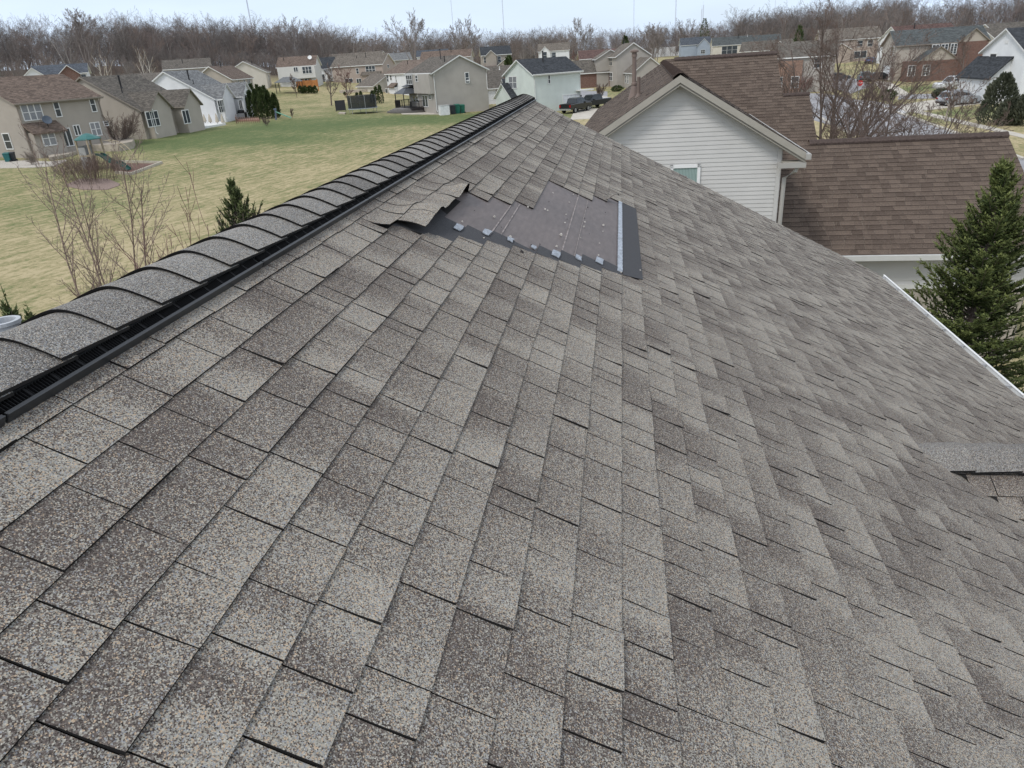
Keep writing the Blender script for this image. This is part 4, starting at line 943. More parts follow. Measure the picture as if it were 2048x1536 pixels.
nroof('roof_slope', (0, YM, ZM), (0, -math.cos(am), -math.sin(am)), (1, 0, 0), 7.5 / math.cos(am), lambda s: (XRg, XM if s * math.cos(am) < 2.45 else 6.27), 2200)
YWG, ZWG, aw = 23.5, -2.86, math.atan(.585)
slab('roof_deck', [(XRw, 19.45, ZWG - .585 * 4.05), (10.12, 19.45, ZWG - .585 * 4.05), (10.12, YWG, ZWG), (XRw, YWG, ZWG)])
slab('roof_deck', [(XRw, YWG, ZWG), (10.12, YWG, ZWG), (10.12, 27.5, ZWG - .585 * 4), (XRw, 27.5, ZWG - .585 * 4)])
nroof('roof_slope', (0, YWG, ZWG), (0, -math.cos(aw), -math.sin(aw)), (1, 0, 0), 4.05 / math.cos(aw), lambda s: (XRw + .02, 10.14), 2300)
# ridge vents / caps in dark brown
CAPB = plain('dark_brown_cap', (.075, .055, .048), .9, var=.35, scale=25)
def capline(p, q, wd=.17, n=None):
    p, q = Vector(p), Vector(q); d = (q - p); ln = d.length; d.normalize(); u = Vector((-d.y, d.x, 0)); m_ = MB(); n = max(2, int(ln / .2)); r = random.Random(int(ln * 100))
    for i in range(n):
        a, b = p + d * (ln * i / n), p + d * (ln * (i + 1.15) / n if i < n - 1 else ln); pr = []
        for P, up in ((a, .075), (b, .062)):
            pr.append([P - u * wd + Vector((0, 0, up - wd * .56)), P - u * .06 + Vector((0, 0, up - .012)), P + Vector((0, 0, up)), P + u * .06 + Vector((0, 0, up - .012)), P + u * wd + Vector((0, 0, up - wd * .56))])
        for j in range(4): m_.face([pr[0][j + 1], pr[0][j], pr[1][j], pr[1][j + 1]])
        for j in range(4): m_.face([pr[0][j], pr[0][j + 1], pr[0][j + 1] - Vector((0, 0, .03)), pr[0][j] - Vector((0, 0, .03))])
        for j in (0, 4):
            m_.face([pr[0][j], pr[1][j], pr[1][j] - Vector((0, 0, .05)), pr[0][j] - Vector((0, 0, .05))])
    return m_.build('ridge_cap_row', CAPB, nb)
capline((XRg, YF - .02, zr0), (XRg, yb2, zr0)); capline((XM + .02, YM, ZM), (XRg + .4, YM, ZM)); capline((6.29, 31.6, ZM - .628 * 2.4), (XM, 31.6, ZM - .628 * 2.4), .13); capline((10.14, YWG, ZWG), (4.8, YWG, ZWG))
# rake boards of the gable, eave return, gutters and downspout
for sg in (-1, 1):
    m_ = MB()
    for (o0, o1, y0, y1) in ((-.035, -.16, YF - .02, YF + .0), (-.16, -.24, YF + .03, YF + .06)):
        a = [(XRg, y0, zr0 + o1), (XRg + sg * hw, y0, zr0 - hw * SLg + o1), (XRg + sg * hw, y0, zr0 - hw * SLg + o0), (XRg, y0, zr0 + o0)]; b = [(p[0], y1, p[2]) for p in a]
        m_.hexa(a, b)
    a = [(XRg, YF, zr0 - .20), (XRg + sg * hw, YF, zr0 - hw * SLg - .20), (XRg + sg * hw, YW, zr0 - hw * SLg - .20), (XRg, YW, zr0 - .20)]
    m_.hexa([(p[0], p[1], p[2] - .02) for p in a], a)
    m_.build('rake_board', BEIGE, nb)
ze_ = zr0 - hw * SLg
m_ = MB(); m_.box(XRw, YW - .28, ze_ - .26, XRg + hw + .02, YW + .02, ze_ - .20); m_.build('eave_return', BEIGE, nb)
m_ = MB(); m_.box(XRg + hw - .01, YF - .06, ze_ - .15, XRg + hw + .11, 29, ze_ - .03); m_.box(XRw - .12, YF - .03, ze_ - .33, XRg + hw + .02, YF + .10, ze_ - .22); m_.build('gutter', NTRIM, nb)
m_ = MB(); m_.tube([(XRg + hw - .08, YF + .12, ze_ - .2), (XRw + .30, YF + .1, ze_ - .42), (XRw + .10, YW - .02, ze_ - .6), (XRw + .09, YW - .02, -7.2)], .05, 8); m_.build('downspout', NTRIM, nb)
zee = ZWG - .585 * 4.05
m_ = MB(); m_.box(XRw, 19.33, zee - .13, 10.15, 19.45, zee - .0); m_.build('gutter', plain('pale_gutter', (.6, .6, .58), .4, var=.05), nb)
m_ = MB(); z = zee - .9
while z < zee - .15:
    m_.face([(XRw, 19.80, z), (9.8, 19.80, z), (9.8, 19.815, z + .1), (XRw, 19.815, z + .1)]); m_.face([(XRw, 19.82, z), (9.8, 19.82, z), (9.8, 19.80, z), (XRw, 19.80, z)]); z += .1
m_.face([(9.8, 19.82, -9), (9.8, 27.2, -9), (9.8, 27.2, zee), (9.8, 23.5, ZWG - .2), (9.8, 19.82, zee)]); m_.build('wing_siding', VINYL, nb)
m_ = MB(); m_.box(XRw, 19.76, zee - 1.02, 9.83, 19.83, zee - .9); m_.build('band_board', plain('white_band', (.62, .62, .6), .5, var=.05), nb)
m_ = MB(); m_.box(XRw, 19.83, -9.2, 9.78, 20.1, zee - 1.0); m_.build('lower_wall', plain('beige_painted_brick', (.40, .36, .31), .85, var=.12, scale=7), nb)
# window with blinds
p0, p1 = nY(1341, 330, YW - .02), nY(1401, 329, YW - .02); zb = p1.z - 1.25
m_ = MB(); x0, x1, zt = p0.x, p1.x, (p0.z + p1.z) / 2
for (a, b, c, d) in ((x0, zt - .07, x1, zt), (x0, zb, x1, zb + .07), (x0, zb, x0 + .07, zt), (x1 - .07, zb, x1, zt), (x0 + .07, (zt + zb) / 2 - .02, x1 - .07, (zt + zb) / 2 + .02)): m_.box(a, YW - .06, b, c, YW - .001, d)
wf = m_.build('window', plain('bright_white_frame', (.8, .8, .8), .4, var=.03), nb)
m_ = MB(); m_.box(x0 + .06, YW - .035, zb + .06, x1 - .06, YW - .017, zt - .06); m_.build('pane', glassmat('greenish_blinds', (.27, .36, .34)), wf)
# flue, small pipe with storm collar
nL = Vector((-SLg, 0, 1)).normalized()
pb = nplane(1268, 192, (XRg, 0, zr0), nL); 
FL = plain('brown_painted_metal', (.19, .145, .125), .6, var=.15)
dtop = nray(1276, 106); kk = pb.y / dtop.y; ht = dtop.z * kk - pb.z
m_ = MB(); m_.lathe([(.20, -.16), (.15, .02), (.075, .28), (.066, .3), (.06, ht - .1), (.08, ht - .1), (.08, ht - .02), (.07, ht - .02), (.07, ht + .02), (.125, ht + .03), (.125, ht + .07), (.08, ht + .1), (0, ht + .11)], 16, tuple(pb)); m_.lathe([(.075, .3), (.085, .31), (.085, .36), (.062, .38)], 16, tuple(pb)); m_.build('flue', FL, nb)
pb2 = nplane(1277, 193, (XRg, 0, zr0), nL)
m_ = MB(); m_.lathe([(.11, -.08), (.045, .08), (.043, .45), (.048, .45), (.048, .5), (0, .5)], 12, tuple(pb2)); m_.build('vent_pipe', FL, nb)
print('flue', tuple(pb), ht)

# ------------------------------------------------------------------ vegetation kit
def tubes_np(P0, P1, R0, R1, n):
    P0, P1 = np.asarray(P0, float), np.asarray(P1, float); R0, R1 = np.asarray(R0, float), np.asarray(R1, float)
    d = P1 - P0; d /= np.linalg.norm(d, axis=1, keepdims=True) + 1e-9
    ref = np.where(np.abs(d[:, 2:3]) > .9, np.array([[1., 0, 0]]), np.array([[0, 0, 1.]]))
    a = np.cross(d, ref); a /= np.linalg.norm(a, axis=1, keepdims=True); b = np.cross(d, a)
    th = np.arange(n) * 2 * np.pi / n; c, s = np.cos(th), np.sin(th)
    ring = a[:, None, :] * c[None, :, None] + b[:, None, :] * s[None, :, None]
    V = np.concatenate([P0[:, None] + ring * R0[:, None, None], P1[:, None] + ring * R1[:, None, None]], 1).reshape(-1, 3)
    m_ = len(P0); base = (np.arange(m_) * 2 * n)[:, None]; k = np.arange(n); k2 = (k + 1) % n
    F = np.stack([base + k, base + n + k, base + n + k2, base + k2], -1).reshape(-1, 4)
    return V, F
def fast_mesh(name, V, F, mat, parent=None, col=None, smooth=False, mi=None):
    me = bpy.data.meshes.new(name); V = np.asarray(V, np.float32); F = np.asarray(F, np.int32); k = F.shape[1]
    me.vertices.add(len(V)); me.vertices.foreach_set('co', V.ravel()); me.loops.add(F.size); me.loops.foreach_set('vertex_index', F.ravel())
    me.polygons.add(len(F)); me.polygons.foreach_set('loop_start', np.arange(len(F), dtype=np.int32) * k); me.polygons.foreach_set('loop_total', np.full(len(F), k, np.int32))
    for q in (mat if isinstance(mat, (list, tuple)) else [mat]): me.materials.append(q)
    if mi is not None: me.polygons.foreach_set('material_index', np.asarray(mi, np.int32))
    if col is not None:
        a = me.attributes.new('col', 'FLOAT_COLOR', 'POINT'); a.data.foreach_set('color', np.asarray(col, np.float32).ravel())
    if smooth: me.polygons.foreach_set('use_smooth', np.ones(len(F), bool))
    me.update(calc_edges=True); me.validate()
    o = bpy.data.objects.new(name, me); COL.objects.link(o)
    if parent: o.parent = parent
    return o
def grow(R, p, d, ln, r, lv, segs, P):
    """recursive limbs: P = dict(levels, kids, ang, ratio, up, wob, rmin)"""
    n = P.get('n', 4) if lv < P['levels'] else 2; d = d.normalized(); pts = [p]; dirs = []
    for i in range(n):
        d = (d + Vector((R.gauss(0, 1), R.gauss(0, 1), R.gauss(0, 1))) * P['wob'] + Vector((0, 0, P['up'] * (1 if lv else .3)))).normalized()
        q = pts[-1] + d * ln / n; r0 = r * (1 - .75 * i / n); r1 = r * (1 - .75 * (i + 1) / n)
        segs.append((pts[-1], q, max(r0, P['rmin']), max(r1, P['rmin'] * .7), lv)); pts.append(q); dirs.append(d)
    if lv >= P['levels']: return
    k = P['kids'][min(lv, len(P['kids']) - 1)]
    for i in range(k):
        f = P['start'][min(lv, len(P['start']) - 1)]; u = f + (1 - f) * (i + R.random()) / k; x = u * n; j = min(int(x), n - 1)
        b = pts[j].lerp(pts[j + 1], x - j); dd = dirs[j]
        a = dd.orthogonal().normalized(); a = Matrix.Rotation(R.uniform(0, 6.283), 3, dd) @ a; an = rad(R.uniform(*P['ang']))
        nd = dd * math.cos(an) + a * math.sin(an)
        grow(R, b, nd, ln * P['ratio'] * R.uniform(.65, 1.15) * (1.15 - .5 * u), r * (1 - .7 * u) * .62, lv + 1, segs, P)
def tree_segs(seed, h, P, stems=1, lean=.1, r=.15, spread=0):
    R = random.Random(seed); segs = []
    for i in range(stems):
        az = R.uniform(0, 6.283) if stems == 1 else i * 6.283 / stems + R.uniform(-.3, .3)
        l = lean * R.uniform(.5, 1.2); d = Vector((math.cos(az) * l, math.sin(az) * l, 1))
        grow(R, Vector((math.cos(az) * spread, math.sin(az) * spread, -.15)), d, h * R.uniform(.8, 1.0), r * R.uniform(.7, 1), 0, segs, P)
    return segs
def bare_tree(name, label, cat, loc, segs, mats=None, group=None, rz=0):
    t = thing(name, label, cat, loc, rz, group); mats = mats or (BARK, TWIG)
    for nm, sel, n, mt in (('trunk', [s for s in segs if s[4] <= 1], 6, mats[0]), ('crown', [s for s in segs if s[4] > 1], 3, mats[1])):
        if not sel: continue
        V, F = tubes_np([s[0][:] for s in sel], [s[1][:] for s in sel], [s[2] for s in sel], [s[3] for s in sel], n); fast_mesh(nm, V, F, mt, t)
    return t
TP = dict(levels=4, kids=(7, 5, 4, 3), ang=(25, 55), ratio=.52, up=.06, wob=.07, rmin=.012, start=(.25, .2, .2))

# ------------------------------------------------------------------ woods
mt, t_, b_ = newmat('bare_wood'); at = N(t_, 'Attribute', attribute_name='col'); L(t_, at.outputs['Color'], b_.inputs['Base Color']); b_.inputs['Roughness'].default_value = .95; b_.inputs['Specular IOR Level'].default_value = .05; WOODMAT = mt
rg = random.Random(77); protos = []
for i in range(8):
    segs = tree_segs(200 + i, 1.0, dict(levels=3, kids=(10, 6, 5), ang=(22, 60), ratio=.46, up=.05, wob=.08, rmin=.0011, start=(.22, .15, .1), n=4), 1 if i < 6 else 2, .07, .011)
    V, F = tubes_np([s[0][:] for s in segs], [s[1][:] for s in segs], [s[2] for s in segs], [s[3] for s in segs], 3)
    lvl = np.repeat([s[4] for s in segs], 6); protos.append((V, F, lvl))
PAL = [((.25, .215, .195), (.195, .172, .162)), ((.31, .28, .255), (.23, .205, .19)), ((.22, .185, .17), (.225, .18, .165)), ((.36, .33, .305), (.25, .225, .21)), ((.19, .165, .155), (.165, .15, .142)), ((.27, .215, .185), (.28, .215, .18))]
def woods(name, spots, seed):
    VV, FF, CC = [], [], []; o = 0; r = random.Random(seed)
    for (x, y, hh, pal) in spots:
        V, F, lvl = protos[r.randrange(8)]; a = r.uniform(0, 6.283); c, s = math.cos(a), math.sin(a); sw = r.uniform(.75, 1.25)
        W = V.copy(); W[:, :2] = (V[:, :2] @ np.array([[c, -s], [s, c]])) * hh * sw; W[:, 2] = V[:, 2] * hh; W += np.array([x, y, tz(x, y) - .3])
        VV.append(W); FF.append(F + o); o += len(W); p = PAL[pal]; k = r.uniform(.8, 1.2)
        C = np.ones((len(W), 4)); C[:, :3] = np.where((lvl <= 0)[:, None], np.array(p[0]), np.array(p[1])) * k; CC.append(C)
    ob = fast_mesh(name, np.concatenate(VV), np.concatenate(FF), WOODMAT, None, np.concatenate(CC)); return tag(ob, kind='stuff')
def polar(az, d): return d * math.sin(rad(az)), d * math.cos(rad(az))
sp1 = []
def fill(az0, az1, d0, d1, n, hfun, lst):
    for i in range(n):
        az = rg.uniform(az0, az1); d = d0 + (d1 - d0) * math.sqrt(rg.random()); x, y = polar(az, d)
        lst.append((x, y, hfun(az, d) * rg.uniform(.82, 1.12), rg.choice((0, 0, 1, 1, 2, 3, 4, 5))))
fill(-64, -32, 203, 300, 620, lambda a, d: 14, sp1); fill(-64, -30, 196, 212, 330, lambda a, d: 7, sp1)
fill(-34, -19, 236, 340, 520, lambda a, d: 15, sp1); fill(-34, -19, 226, 245, 260, lambda a, d: 7, sp1)
fill(-64, -30, 300, 380, 300, lambda a, d: 14, sp1)
woods('woods_hill', sp1, 1)
sp2 = []
fill(-20, -4, 380, 500, 480, lambda a, d: 18, sp2); fill(-6, 12, 460, 600, 480, lambda a, d: 18, sp2); fill(-20, -7, 350, 385, 230, lambda a, d: 9, sp2); fill(-6, 12, 440, 465, 200, lambda a, d: 9, sp2)
woods('woods_far', sp2, 2)
sp3 = []
fill(8, 19, 410, 540, 330, lambda a, d: 22, sp3); fill(8, 18, 395, 415, 150, lambda a, d: 10, sp3); fill(15, 40, 275, 380, 520, lambda a, d: 15.5, sp3); fill(16, 40, 262, 280, 260, lambda a, d: 7, sp3)
woods('woods_right', sp3, 3)
tag(drape('dry_field', [[(1000, 110), (1080, 112), (1200, 108)], [(1000, 128), (1080, 128), (1200, 120)]], plain('straw_field', (.50, .42, .29), .95, var=.12, scale=.1), .3, kind=None), kind='structure')
tag(drape('dry_field', [[(1690, 72), (1745, 72)], [(1690, 108), (1750, 108)]], plain('straw_field', (.50, .42, .29), .95, var=.12, scale=.1), .3, kind=None), kind='structure')

# ------------------------------------------------------------------ evergreens
def needlemat(name, dark, light):
    mt, t, b = newmat(name); at = N(t, 'Attribute', attribute_name='col'); sp = N(t, 'SeparateColor'); L(t, at.outputs['Color'], sp.inputs[0])
    L(t, mixc(t, sp.outputs['Red'], dark, light), b.inputs['Base Color']); b.inputs['Roughness'].default_value = .6; b.inputs['Specular IOR Level'].default_value = .25
    return mt
NEED = needlemat('spruce_needles', (.034, .058, .020), (.22, .25, .085)); NEED2 = needlemat('juniper_needles', (.045, .068, .026), (.165, .19, .075)); NEED3 = needlemat('arborvitae_needles', (.032, .052, .02), (.12, .15, .052)); NEED4 = needlemat('brownish_yew_needles', (.055, .065, .042), (.16, .165, .115))
def conifer(name, label, cat, loc, H, R0, seed, mat=NEED, whorl=.2, per=7, twigs=9, tw=.26, nl=.05, up0=48, up1=-8, group=None, shape=1.0, bushy=0, rmin=.08, z0=.03, rmax=99, jit=.2):
    """whorls of branches, side shoots on every branch and short needles on every shoot"""
    r = random.Random(seed); t = thing(name, label, cat, loc, 0, group)
    P0, P1, A, B = [], [], [], []; shoots = []
    P0.append((0, 0, -.2)); P1.append((0, 0, H * .98)); A.append(.028 * H ** .8); B.append(.008)
    z = H * z0
    while z < H * .985:
        u = z / H; rad_ = min(rmax, R0 * (1 - u) ** shape + rmin * (1 - u)) if not bushy else R0 * (math.sin(math.pi * min(1, (u * .9 + .12))) ** .7)
        n = max(3, int(per * (1 if u < .8 else .8)))
        for i in range(n):
            az = r.uniform(0, 6.283); ln = rad_ * r.uniform(.92 - jit, .93 + jit); el = rad(up1 + (up0 - up1) * u ** 1.3 + r.uniform(-8, 8)); zz = z + r.uniform(-whorl, whorl) * .5
            h = Vector((math.cos(az), math.sin(az), 0)); p = Vector((0, 0, zz)); side = Vector((-h.y, h.x, 0)); m_ = 4; pts = [p]
            for k in range(m_):
                e = el + rad(14) * (k - 1.2) * .6; p = p + (h * math.cos(e) + Vector((0, 0, math.sin(e)))) * ln / m_; pts.append(p)
            for a, b in zip(pts, pts[1:]): P0.append(a[:]); P1.append(b[:]); A.append(.006 + .004 * ln); B.append(.005)
            ns_ = max(3, int(twigs * (.35 + ln / max(R0, .1))))
            for k in range(ns_):
                f = .22 + .78 * (k + r.random()) / ns_; x = f * m_; j = min(int(x), m_ - 1); q = pts[j].lerp(pts[j + 1], x - j); dd = (pts[j + 1] - pts[j]).normalized()
                sg = 1 if k % 2 else -1; d2 = (dd * .75 + side * sg * r.uniform(.5, .95) + Vector((0, 0, r.uniform(-.15, .3)))).normalized(); l2 = tw * r.uniform(.55, 1.1) * (1.15 - .5 * f) * min(1, ln * 1.6 / max(R0, .3) + .35)
                shoots.append((q, d2, l2, f))
            shoots.append((pts[-2], (pts[-1] - pts[-2]).normalized(), ln / m_ + tw * .45, 1.1))
        z += whorl * r.uniform(.8, 1.2)
    shoots.append((Vector((0, 0, H * .93)), Vector((0, 0, 1)), H * .08, 1.1))
    V, F = tubes_np(P0, P1, A, B, 5); fast_mesh('trunk', V, F, BARK, t)
    V, F, C = [], [], []
    for (q, d, l, f) in shoots:
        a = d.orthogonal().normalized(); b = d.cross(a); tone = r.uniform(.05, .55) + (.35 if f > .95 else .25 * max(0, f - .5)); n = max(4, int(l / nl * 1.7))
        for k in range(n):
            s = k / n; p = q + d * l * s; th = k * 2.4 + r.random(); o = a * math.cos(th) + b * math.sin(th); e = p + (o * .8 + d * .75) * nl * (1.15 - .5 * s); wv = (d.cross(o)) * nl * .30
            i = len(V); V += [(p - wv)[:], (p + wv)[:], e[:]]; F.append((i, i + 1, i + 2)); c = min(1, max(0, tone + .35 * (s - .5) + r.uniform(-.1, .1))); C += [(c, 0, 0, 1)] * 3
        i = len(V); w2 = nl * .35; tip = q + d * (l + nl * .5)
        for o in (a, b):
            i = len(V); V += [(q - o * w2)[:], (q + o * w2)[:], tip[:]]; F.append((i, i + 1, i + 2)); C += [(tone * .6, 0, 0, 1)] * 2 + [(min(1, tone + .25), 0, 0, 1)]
    fast_mesh('crown', V, F, mat, t, C)
    return t
def column(name, label, cat, loc, H, W, seed, mat=NEED3, n=900, leaf=.09, group=None, round_=False):
    """dense flame-shaped evergreen: sprays of scale leaves over the surface and through the crown"""
    r = random.Random(seed); t = thing(name, label, cat, loc, 0, group); V, F, C = [], [], []
    V0, F0 = tubes_np([(0, 0, -.2)], [(0, 0, H * .8)], [.05], [.02], 5); fast_mesh('trunk', V0, F0, BARK, t)
    lob = [(r.uniform(0, 6.28), r.uniform(.1, .9), r.uniform(.7, 1.15)) for _ in range(14)]
    for i in range(n):
        u = r.random() ** (.75 if not round_ else .8); az = r.uniform(0, 6.283)
        prof = (math.sin(math.pi * min(1, u * .62 + .36)) ** .8) if not round_ else math.sqrt(max(.02, 1 - (2 * u - 1) ** 2)) 
        bulge = max(.0, max(k * math.exp(-((az - a + 3.14) % 6.283 - 3.14) ** 2 / .5 - (u - b) ** 2 / .02) for a, b, k in lob)); R_ = W / 2 * prof * (.78 + .26 * bulge) * (r.uniform(.55, 1.05) ** .5)
        p = Vector((math.cos(az) * R_, math.sin(az) * R_, H * u)); d = Vector((math.cos(az) * .6, math.sin(az) * .6, .8 if not round_ else .4)) + Vector((r.gauss(0, .3), r.gauss(0, .3), r.gauss(0, .3))); d.normalize()
        s = d.cross(Vector((r.gauss(0, 1), r.gauss(0, 1), r.gauss(0, 1)))).normalized(); l = leaf * r.uniform(.7, 1.5); i0 = len(V); wd = l * .38
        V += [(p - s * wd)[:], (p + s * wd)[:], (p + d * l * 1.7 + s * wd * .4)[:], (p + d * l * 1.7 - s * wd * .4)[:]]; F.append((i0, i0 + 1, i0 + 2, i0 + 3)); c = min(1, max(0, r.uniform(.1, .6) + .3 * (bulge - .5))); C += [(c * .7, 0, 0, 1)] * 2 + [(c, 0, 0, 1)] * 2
    fast_mesh('crown', V, F, mat, t, C); return t
# big spruce at the right edge, two small ones and a juniper beyond the ridge
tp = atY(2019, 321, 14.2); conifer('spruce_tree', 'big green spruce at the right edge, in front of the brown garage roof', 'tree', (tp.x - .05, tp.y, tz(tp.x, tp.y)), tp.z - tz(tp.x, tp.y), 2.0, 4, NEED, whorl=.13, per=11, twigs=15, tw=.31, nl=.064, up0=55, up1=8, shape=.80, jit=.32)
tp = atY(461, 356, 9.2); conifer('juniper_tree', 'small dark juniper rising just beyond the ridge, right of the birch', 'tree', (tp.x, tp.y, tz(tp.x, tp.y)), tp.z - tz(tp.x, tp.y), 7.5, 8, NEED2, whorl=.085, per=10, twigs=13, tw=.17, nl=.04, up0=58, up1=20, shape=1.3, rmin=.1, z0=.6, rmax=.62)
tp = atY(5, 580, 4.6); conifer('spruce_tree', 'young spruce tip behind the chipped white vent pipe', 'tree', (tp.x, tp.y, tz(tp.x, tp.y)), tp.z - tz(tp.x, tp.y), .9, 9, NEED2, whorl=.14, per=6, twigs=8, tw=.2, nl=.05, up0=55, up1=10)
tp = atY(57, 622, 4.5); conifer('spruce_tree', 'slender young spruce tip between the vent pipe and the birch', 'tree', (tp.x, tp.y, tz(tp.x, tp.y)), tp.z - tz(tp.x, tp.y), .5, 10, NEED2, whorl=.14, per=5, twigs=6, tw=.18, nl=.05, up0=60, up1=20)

# ------------------------------------------------------------------ bare trees and shrubs
# river birch clump behind the ridge
bp = atY(196, 585, 12.0); bz = tz(bp.x, bp.y); R = random.Random(21); segs = []
PB = dict(levels=3, kids=(34, 11, 5), ang=(28, 55), ratio=.21, up=.07, wob=.05, rmin=.0026, start=(.18, .2, .2), n=9)
for (tx, ty) in ((95, 345), (175, 335), (232, 330), (272, 365), (130, 395)):
    q = atY(tx, ty, 12.0 + R.uniform(-.8, .8)); base = Vector((R.uniform(-.15, .15), R.uniform(-.15, .15), -.2)); tgt = Vector((q.x - bp.x, q.y - bp.y, q.z - bz)); d = tgt - base
    grow(R, base, d + Vector((0, 0, 0)), d.length, .032, 0, segs, PB)
bare_tree('birch_tree', 'bare multi stemmed birch with peeling pinkish bark in front of the tan lawn', 'tree', (bp.x, bp.y, bz), segs, (BIRCH, plain('greyish_twigs', (.20, .155, .14), .9)))
# twiggy reddish shrub between birch and juniper
bp = atY(378, 520, 9.5); segs = tree_segs(31, 3.6, dict(levels=2, kids=(6, 3), ang=(12, 35), ratio=.4, up=.08, wob=.06, rmin=.004, start=(.4, .3), n=5), 9, .22, .018, .25)
top = atY(380, 440, 9.5); o = bare_tree('bare_shrub', 'tall reddish twiggy shrub between the birch and the juniper', 'shrub', (bp.x, bp.y, top.z - 3.5), segs, (TWIGR, TWIGR))
# big crab apple behind the neighbour's garage ridge
def big_tree(px, py, Y, tops, seed, label, r=.10, P=None, mats=None, name='bare_tree', group=None):
    b = atY(px, py, Y); g = tz(b.x, b.y); R = random.Random(seed); segs = []; P = P or dict(levels=4, kids=(14, 9, 6, 4), ang=(22, 60), ratio=.42, up=.045, wob=.07, rmin=.0055, start=(.25, .2, .2), n=7)
    for (tx, ty, dy) in tops:
        q = atY(tx, ty, Y + dy); base = Vector((R.uniform(-.2, .2), R.uniform(-.2, .2), -.2)); d = Vector((q.x - b.x, q.y - b.y, q.z - g)) - base
        grow(R, base, d, d.length, r * R.uniform(.6, 1), 0, segs, P)
    return bare_tree(name, label, 'tree', (b.x, b.y, g), segs, mats or (BARK, TWIG), group)
big_tree(1652, 300, 42, ((1590, 90, 0), (1640, 62, 1), (1690, 75, -1), (1745, 95, 1), (1800, 120, 0), (1835, 150, 1), (1555, 130, 0)), 41, 'big spreading bare tree standing behind the brown garage ridge', .13)
big_tree(1745, 330, 27, ((1830, 200, 1), (1880, 215, 0), (1780, 190, 1), (1905, 250, 0), (1850, 240, -1), (1720, 215, 0)), 43, 'low bare tree with branches fanning right over the brown garage ridge', .09)
def ground_tree(px, py, top, W, seed, label, mats=None, r=None, P=None, name='bare_tree', stems=1, lean=.08, group=None, cat='tree'):
    g = G(px, py); d = ray(px, top); k = math.hypot(g.x, g.y) / math.hypot(d.x, d.y); H = ZC + d.z * k - g.z
    segs = tree_segs(seed, H * .82, P or dict(levels=3, kids=(12, 7, 4), ang=(25, 55), ratio=.45, up=.07, wob=.06, rmin=.012 + .00012 * k, start=(.22, .2, .15), n=6), stems, lean, r or H * .018)
    return bare_tree(name, label, cat, tuple(g), segs, mats, group)
vase = dict(levels=3, kids=(9, 6, 3), ang=(14, 42), ratio=.48, up=.03, wob=.06, rmin=.010, start=(.2, .2, .2), n=5)
ground_tree(245, 290, 203, 80, 51, 'wide v shaped bare shrub between the tan house and the grey roofed house', P=vase, stems=20, lean=.95, name='bare_shrub', r=.045, cat='shrub')
ground_tree(663, 211, 122, 60, 52, 'rounded dark bare tree on the lawn left of the trampoline', stems=1, r=.16)
ground_tree(700, 217, 118, 60, 53, 'reddish bare tree just left of the trampoline', (BARK, TWIGR), r=.13)
ground_tree(66, 330, 296, 40, 54, 'small pale bare shrub in the gravel bed by the tan house', (TRUNKW, TRUNKW), P=vase, stems=12, lean=.45, name='bare_shrub', r=.015, cat='shrub')
ground_tree(533, 252, 228, 40, 55, 'low bare shrub on the lawn in front of the arborvitae', P=vase, stems=5, lean=.45, name='bare_shrub', r=.02, cat='shrub')
ground_tree(594, 195, 140, 40, 56, 'thin bare sapling in front of the grey canopy', r=.07)
ground_tree(585, 235, 210, 20, 57, 'tiny bare sapling right of the green play slide', r=.03)
ground_tree(1200, 198, 160, 30, 58, 'small round bare tree on the kerb before the brick wing', stems=3, lean=.3, r=.08)
ground_tree(1890, 243, 150, 40, 59, 'thin pale trunked street tree in front of the silver car', (TRUNKW, TWIG), r=.14)
ground_tree(1784, 166, 128, 30, 60, 'small dense round headed bare tree beside the brick gable front', (BARK, TWIGR), r=.08)
ground_tree(1925, 160, 62, 60, 61, 'dense brown bare tree between the slate roofed brick house and the white house', r=.2)
ground_tree(1960, 150, 75, 60, 62, 'bare tree with tangled crown left of the white gabled house', (BARK, TWIGR), r=.16)
ground_tree(1610, 186, 150, 30, 63, 'reddish low bare shrub beside the orange brick wall', (TWIGR, TWIGR), P=vase, stems=10, lean=.4, name='bare_shrub', r=.03, cat='shrub')
ground_tree(930, 135, 75, 60, 64, 'broad bare tree rising left of the far brick house', r=.25)
ground_tree(1000, 150, 105, 50, 65, 'reddish bare tree in front of the far brick house', (BARK, TWIGR), r=.14)
ground_tree(1150, 140, 92, 40, 66, 'purplish bare tree beside the low reddish roof', (BARK, TWIGR), r=.16)
ground_tree(1110, 126, 100, 40, 67, 'bare tree in front of the far white house', r=.14)
g = G(745, 225)
# lone tall trees standing above the treeline, each its own
for (px, top, d, seed, lab) in ((172, 9, 225, 71, 'lone bare tree standing above the wooded hill near the left edge'), (586, 36, 245, 72, 'broad bare tree topping the middle of the wooded hill'), (826, 27, 300, 73, 'tall open bare tree against the sky above the grey dark roofed house'), (935, 33, 300, 74, 'wide pale bare tree against the sky above the far brick house'), (1165, 36, 330, 75, 'fan shaped bare tree against the sky above the far white house'), (1305, 40, 300, 76, 'bare tree crown against the sky left of the brown roof ridge'), (1310, 55, 260, 77, 'thin bare tree left of the white metal building'), (1370, 40, 420, 78, 'dark bare tree on the skyline above the white metal building')):
    p = atR(px, 110, d); z = tz(p.x, p.y); q = atR(px, top, d)
    bare_tree('bare_tree', lab, 'tree', (p.x, p.y, z), tree_segs(seed, (q.z - z) * .92, dict(levels=4, kids=(10, 7, 5, 3), ang=(22, 55), ratio=.42, up=.05, wob=.06, rmin=.035, start=(.45, .2, .2), n=6), 4, .30, .22), (plain('hazy_grey_bark', (.25, .22, .205), .9), plain('hazy_grey_twigs', (.255, .22, .205), .9)), 'tall bare trees on the skyline')
